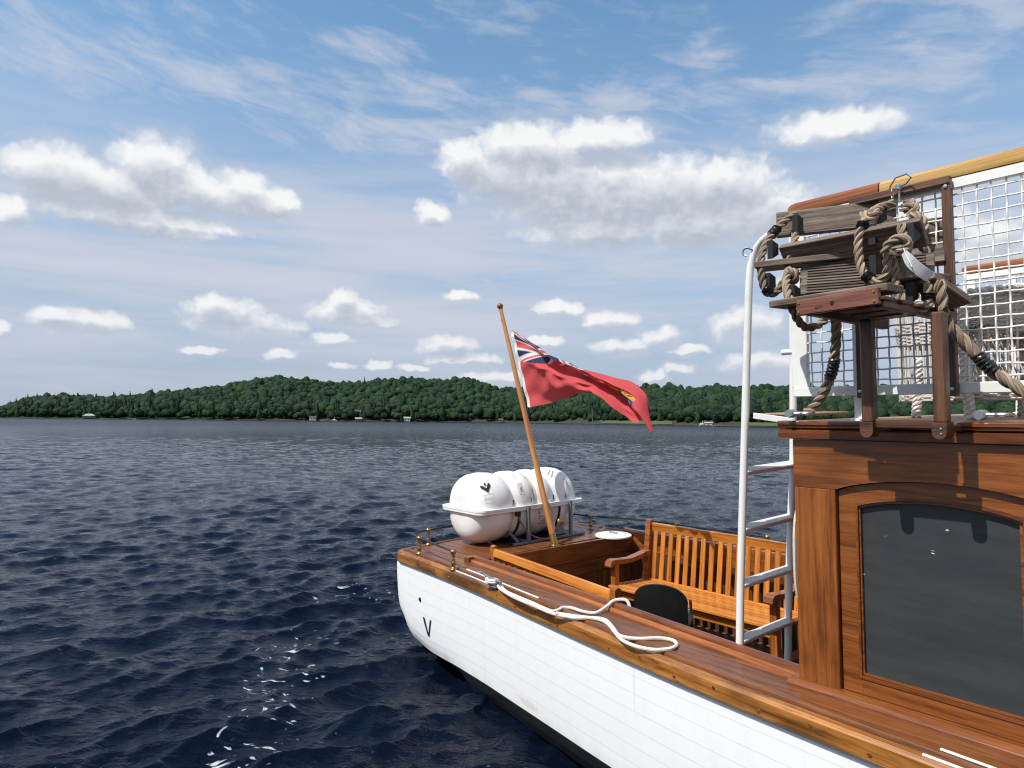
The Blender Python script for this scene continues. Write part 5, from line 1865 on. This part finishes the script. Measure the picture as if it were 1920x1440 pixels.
rope([(3.50, -.55, 2.045), (3.49, -.57, 2.037), (3.473, -.62, 2.019), (3.461, -.69, 1.981), (3.456, -.735, 1.932), (3.443, -.74, 1.882), (3.443, -.74, 1.809), (3.459, -.745, 1.749), (3.482, -.745, 1.72), (3.521, -.75, 1.707), (3.552, -.76, 1.735), (3.559, -.775, 1.773), (3.569, -.785, 1.803), (3.60, -.79, 1.826), (3.630, -.78, 1.812), (3.618, -.76, 1.790)])
rope([(3.599, -.745, 1.905), (3.606, -.755, 1.857), (3.614, -.795, 1.818), (3.585, -.80, 1.803), (3.561, -.765, 1.787), (3.571, -.745, 1.764), (3.570, -.740, 1.727), (3.576, -.735, 1.676), (3.591, -.735, 1.623), (3.61, -.73, 1.583), (3.636, -.71, 1.585), (3.661, -.69, 1.604), (3.660, -.68, 1.66), (3.655, -.67, 1.70)])
rope([(3.560, -.80, 1.80), (3.585, -.815, 1.83), (3.62, -.81, 1.842), (3.64, -.79, 1.82), (3.61, -.80, 1.795), (3.575, -.80, 1.812)], .0165)
rope([(3.445, -.70, 1.990), (3.47, -.715, 1.965), (3.495, -.715, 1.968), (3.50, -.69, 1.985)], .0165)
rope([(3.505, -.46, 2.045), (3.530, -.475, 2.055), (3.555, -.49, 2.040), (3.560, -.505, 2.005), (3.545, -.505, 1.995), (3.572, -.51, 1.985), (3.594, -.51, 1.955), (3.595, -.52, 1.904)])
rope([(3.515, -.50, 2.02), (3.54, -.51, 2.03), (3.562, -.50, 2.02), (3.552, -.50, 1.99)], .0165)
rope([(3.690, -.665, 1.690), (3.694, -.66, 1.635), (3.693, -.645, 1.578), (3.706, -.62, 1.525), (3.732, -.6, 1.484), (3.765, -.59, 1.437), (3.799, -.58, 1.387), (3.836, -.57, 1.343), (3.879, -.56, 1.304), (3.935, -.545, 1.255), (4.02, -.52, 1.20)], .0225)
rope([(3.52, -.70, 1.90), (3.60, -.60, 1.86), (3.62, -.55, 1.80), (3.60, -.52, 1.74)], .0165)
# whippings of black tape
def whip(pts, rad):
    p = smooth_path(pts, 18)
    r_ = rad * (1 + .10 * np.sin(np.arange(18) * 2.2))
    r_[0] *= .8
    r_[-1] *= .8
    MB().tube(p, r_, 12).build('tape_whipping', M['black_tape'], rp_l, LBASE)


whip([(3.779, -.585, 1.418), (3.799, -.58, 1.387), (3.832, -.571, 1.348)], .0245)
whip([(3.258, -.568, 1.440), (3.240, -.553, 1.390), (3.222, -.545, 1.352)], .0235)
for a, b in (((3.070, -.668, 2.015), (3.058, -.70, 1.980)), ((3.457, -.728, 1.945), (3.454, -.738, 1.920)), ((3.466, -.745, 1.738), (3.490, -.747, 1.715)), ((3.601, -.733, 1.600), (3.622, -.722, 1.580)), ((3.6605, -.688, 1.622), (3.660, -.683, 1.645)), ((3.692, -.650, 1.592), (3.698, -.635, 1.555)), ((3.063, -.778, 1.742), (3.090, -.762, 1.718))):
    m_ = (np.array(a) + b) / 2
    whip([a, m_, b], .021)
# printed tag on a wire loop
tg = link('tag', None, rp_l)
tp0 = np.array([(3.632, -.815, 1.786), (3.655, -.815, 1.745), (3.682, -.805, 1.712), (3.705, -.79, 1.688)])
tpc = smooth_path(tp0, 12)
n_ = np.array([-.55, -.15, -.80])
n_ /= np.linalg.norm(n_)
wv = np.cross(np.gradient(tpc, axis=0), (-.5, -.8, .3))
wv /= np.linalg.norm(wv, axis=1)[:, None]
wid = np.interp(np.linspace(0, 1, 12), [0, .3, 1], [.012, .021, .021])[:, None]
V = np.concatenate([tpc - wv * wid, tpc + wv * wid])
F = [(i, i + 1, 12 + i + 1, 12 + i) for i in range(11)]
tob = MB().add(V, F).build('paper', M['paper'], tg, LBASE, sharp=None, fix=False)
so = tob.modifiers.new('thickness', 'SOLIDIFY')
so.thickness = .0012
off_ = np.array([-.5, -.8, .3])
off_ /= np.linalg.norm(off_)
tm_ = MB()
for k in range(4, 11):
    for f0, f1 in ((-.75, -.1), (.05, .7 - .1 * (k % 3))):
        a = tpc[k] + wv[k] * wid[k] * f0 + off_ * .0016
        b = tpc[k] + wv[k] * wid[k] * f1 + off_ * .0016
        d = (tpc[k] - tpc[k - 1]) * .16
        tm_.add([a, b, b + d, a + d], [(0, 1, 2, 3)])
tm_.build('print_lines', M['ink'], tg, LBASE, sharp=None, fix=False)
MB().tube(smooth_path([(3.618, -.80, 1.792), (3.632, -.82, 1.80), (3.640, -.82, 1.775), (3.660, -.825, 1.728)], 16), .0022, 5).build('tie', M['plastic'], tg, LBASE)

# ---------------------------------------------------------------- shackles, clip
def shackle(base, yaw, label, pitch=0):
    t = thing('shackle', label, 'shackle', base, 'galvanised shackles on the roof edge', Matrix.Rotation(yaw, 4, 'Z') @ Matrix.Rotation(pitch, 4, 'Y'))
    a = np.linspace(-2.3, 2.3, 22)
    bow = [(.052 + .030 * math.cos(x), .026 * math.sin(x), 0) for x in a]
    MB().tube([(-.005, -.024, 0), (.02, -.022, 0)] + bow + [(.02, .022, 0), (-.005, .024, 0)], .0085, 10).build('bow', M['steel'], t)
    for y in (-.024, .024):
        MB().lathe([(.010, -.010), (.019, -.009), (.020, 0), (.019, .009), (.010, .010)], (-.012, y, 0), (0, 1, 0), 14).build('eye', M['steel'], t)
    MB().tube([(-.012, -.046, 0), (-.012, .042, 0)], .009, 10).build('pin', M['steel'], t)
    MB().lathe([(.018, -.004), (.018, .004)], (-.012, -.050, 0), (0, 1, 0), 6).build('pin_head', M['steel'], t)
    return t


shackle((3.046, -.518, 1.204), R(14), 'large galvanised shackle at the after corner of the cabin roof')
shackle((3.772, -.485, 1.198), R(5), 'galvanised shackle on the roof edge under the wicker chair')
cp_ = thing('spring_clip', 'black steel ring clip with short chain on the handrail above the steps', 'clip', (3.5, -.50, 2.125))
CB = (3.5, -.50, 2.125)
hexp = [(3.469, -.505, 2.112), (3.474, -.505, 2.130), (3.494, -.505, 2.158), (3.535, -.505, 2.163), (3.552, -.505, 2.145), (3.532, -.505, 2.124), (3.505, -.505, 2.118)]
MB().tube(hexp, .0035, 6).build('ring', M['grey_steel'], cp_, CB)
MB().lathe([(0, -.012), (.011, -.010), (.012, .006), (.007, .012), (0, .013)], (3.503, -.50, 2.120), (0, 0, 1), 10).build('swivel', M['steel'], cp_, CB)
for k in range(4):
    c = np.array([3.482, -.508, 2.104 - .014 * k])
    a = np.linspace(0, 2 * np.pi, 12, endpoint=False)
    u = np.array([1, 0, 0]) if k % 2 else np.array([.2, 1, 0])
    MB().tube([c + u * .005 * math.cos(x) + np.array([0, 0, .009 * math.sin(x)]) for x in a], .0018, 5, closed=True).build('chain_link', M['steel'], cp_, CB)
MB().tube([(3.503, -.495, 2.115), (3.503, -.495, 2.06)], .004, 8).build('stem', M['steel'], cp_, CB)

# ---------------------------------------------------------------- wicker armchairs on the upper deck
def wicker_chair(base, yaw, label, seed):
    t = thing('wicker_armchair', label, 'armchair', base, 'wicker armchairs on the upper deck', Matrix.Rotation(yaw, 4, 'Z'))
    r_ = np.random.default_rng(seed)
    A0 = R(128)
    rx, ry = .335, .325

    def top(a):
        k = np.abs(a) / A0
        return .70 - .16 * np.clip((k - .25) / .45, 0, 1) ** 1.5

    def pt(a, z, dr=0):
        fl = 1 + .10 * np.clip((z - .35) / .4, 0, 1)
        return ((rx * fl + dr) * math.cos(a), (ry * fl + dr) * math.sin(a), z)
    # open stakes of back and sides
    stk = MB()
    for k, a in enumerate(np.linspace(-A0, A0, 46)):
        stk.tube([pt(a, .10), pt(a, .42), pt(a, float(top(a)))], .0055, 5, cap=False)
    for k, a in enumerate(np.linspace(-A0, A0 - .25, 26)):
        stk.tube([pt(a, .48), pt(a + .13, float(top(a + .13)) - .05)], .0032, 4, cap=False)
        stk.tube([pt(a + .13, .48), pt(a, float(top(a)) - .05)], .0032, 4, cap=False)
        stk.tube([pt(a, .12), pt(a + .13, .24)], .0032, 4, cap=False)
        stk.tube([pt(a + .13, .12), pt(a, .24)], .0032, 4, cap=False)
    stk.build('stakes', M['wicker'], t)

    def weave(f0, f1, rows, name):
        w = MB()
        n = 93
        for k in range(rows):
            aa = np.linspace(-A0, A0, n)
            ff = f0 + (f1 - f0) * (k + .5) / rows
            p = []
            for i, a in enumerate(aa):
                z = ff if ff < .5 else float(top(a)) - (.70 - ff)
                p.append(pt(a, z, .0045 * (1 if (i // 3 + k) % 2 else -1)))
            w.tube(p, .0052, 4, cap=False)
        w.build(name, M['wicker'], t)
    weave(.085, .120, 4, 'woven_band')
    weave(.37, .48, 12, 'woven_band')
    weave(.645, .70, 6, 'woven_band')
    rim = [pt(a, float(top(a)) + .008, .012) for a in np.linspace(-A0, A0, 50)]
    MB().rope(rim, .021, pitch=.10, seg=4).build('rolled_rim', M['wicker'], t)
    # front apron, arms down to the front legs
    for sgn in (-1, 1):
        e = np.array(pt(sgn * A0, .54))
        MB().rope([e, e + (-.02, 0, -.10), e + (-.015, sgn * -.005, -.30), e + (-.005, 0, -.54)], .024, pitch=.07, seg=4).build('leg', M['wicker'], t)
        b = np.array(pt(sgn * .75, .30))
        MB().rope([b, b + (.01, 0, -.15), b + (.02, 0, -.30)], .024, pitch=.07, seg=4).build('leg', M['wicker'], t)
    seat = MB()
    for k in range(34):
        x = -.20 + .50 * k / 33
        hw = .31 * math.sqrt(max(.05, 1 - (max(x, 0) / .345) ** 2))
        pts = [(x, y, .400 + .004 * (1 if (i + k) % 2 else -1)) for i, y in enumerate(np.linspace(-hw, hw, 22))]
        seat.tube(pts, .0065, 4, cap=False)
    for k in range(14):
        y = -.25 + .5 * k / 13
        z0 = .13
        seat.tube([(-.205, y, .40), (-.205, y, z0)], .004, 4, cap=False)
        seat.tube([(-.207, y, .39), (-.207, y + .07, z0)], .0032, 4, cap=False)
        seat.tube([(-.207, y + .05, .39), (-.207, y - .02, z0)], .0032, 4, cap=False)
    seat.build('seat', M['wicker'], t)
    ap = MB()
    for k in range(7):
        z = .40 - .012 * k
        ap.tube([(-.21 + .004 * (1 if (i + k) % 2 else -1), y, z) for i, y in enumerate(np.linspace(-.27, .27, 25))], .0052, 4, cap=False)
    for k in range(5):
        z = .14 - .011 * k
        ap.tube([(-.21 + .004 * (1 if (i + k) % 2 else -1), y, z) for i, y in enumerate(np.linspace(-.27, .27, 25))], .0052, 4, cap=False)
    ap.build('apron', M['wicker'], t)
    return t


wicker_chair((3.66, .30, 1.171), R(28), 'wicker armchair right behind the mesh railing, half hidden by the bundled steps', 1)
wicker_chair((4.35, .55, 1.171), R(-20), 'wicker armchair further forward at the edge of the upper deck', 2)
wicker_chair((3.42, .62, 1.171), R(200), 'wicker armchair seen between the two legs of the ladder rack', 3)
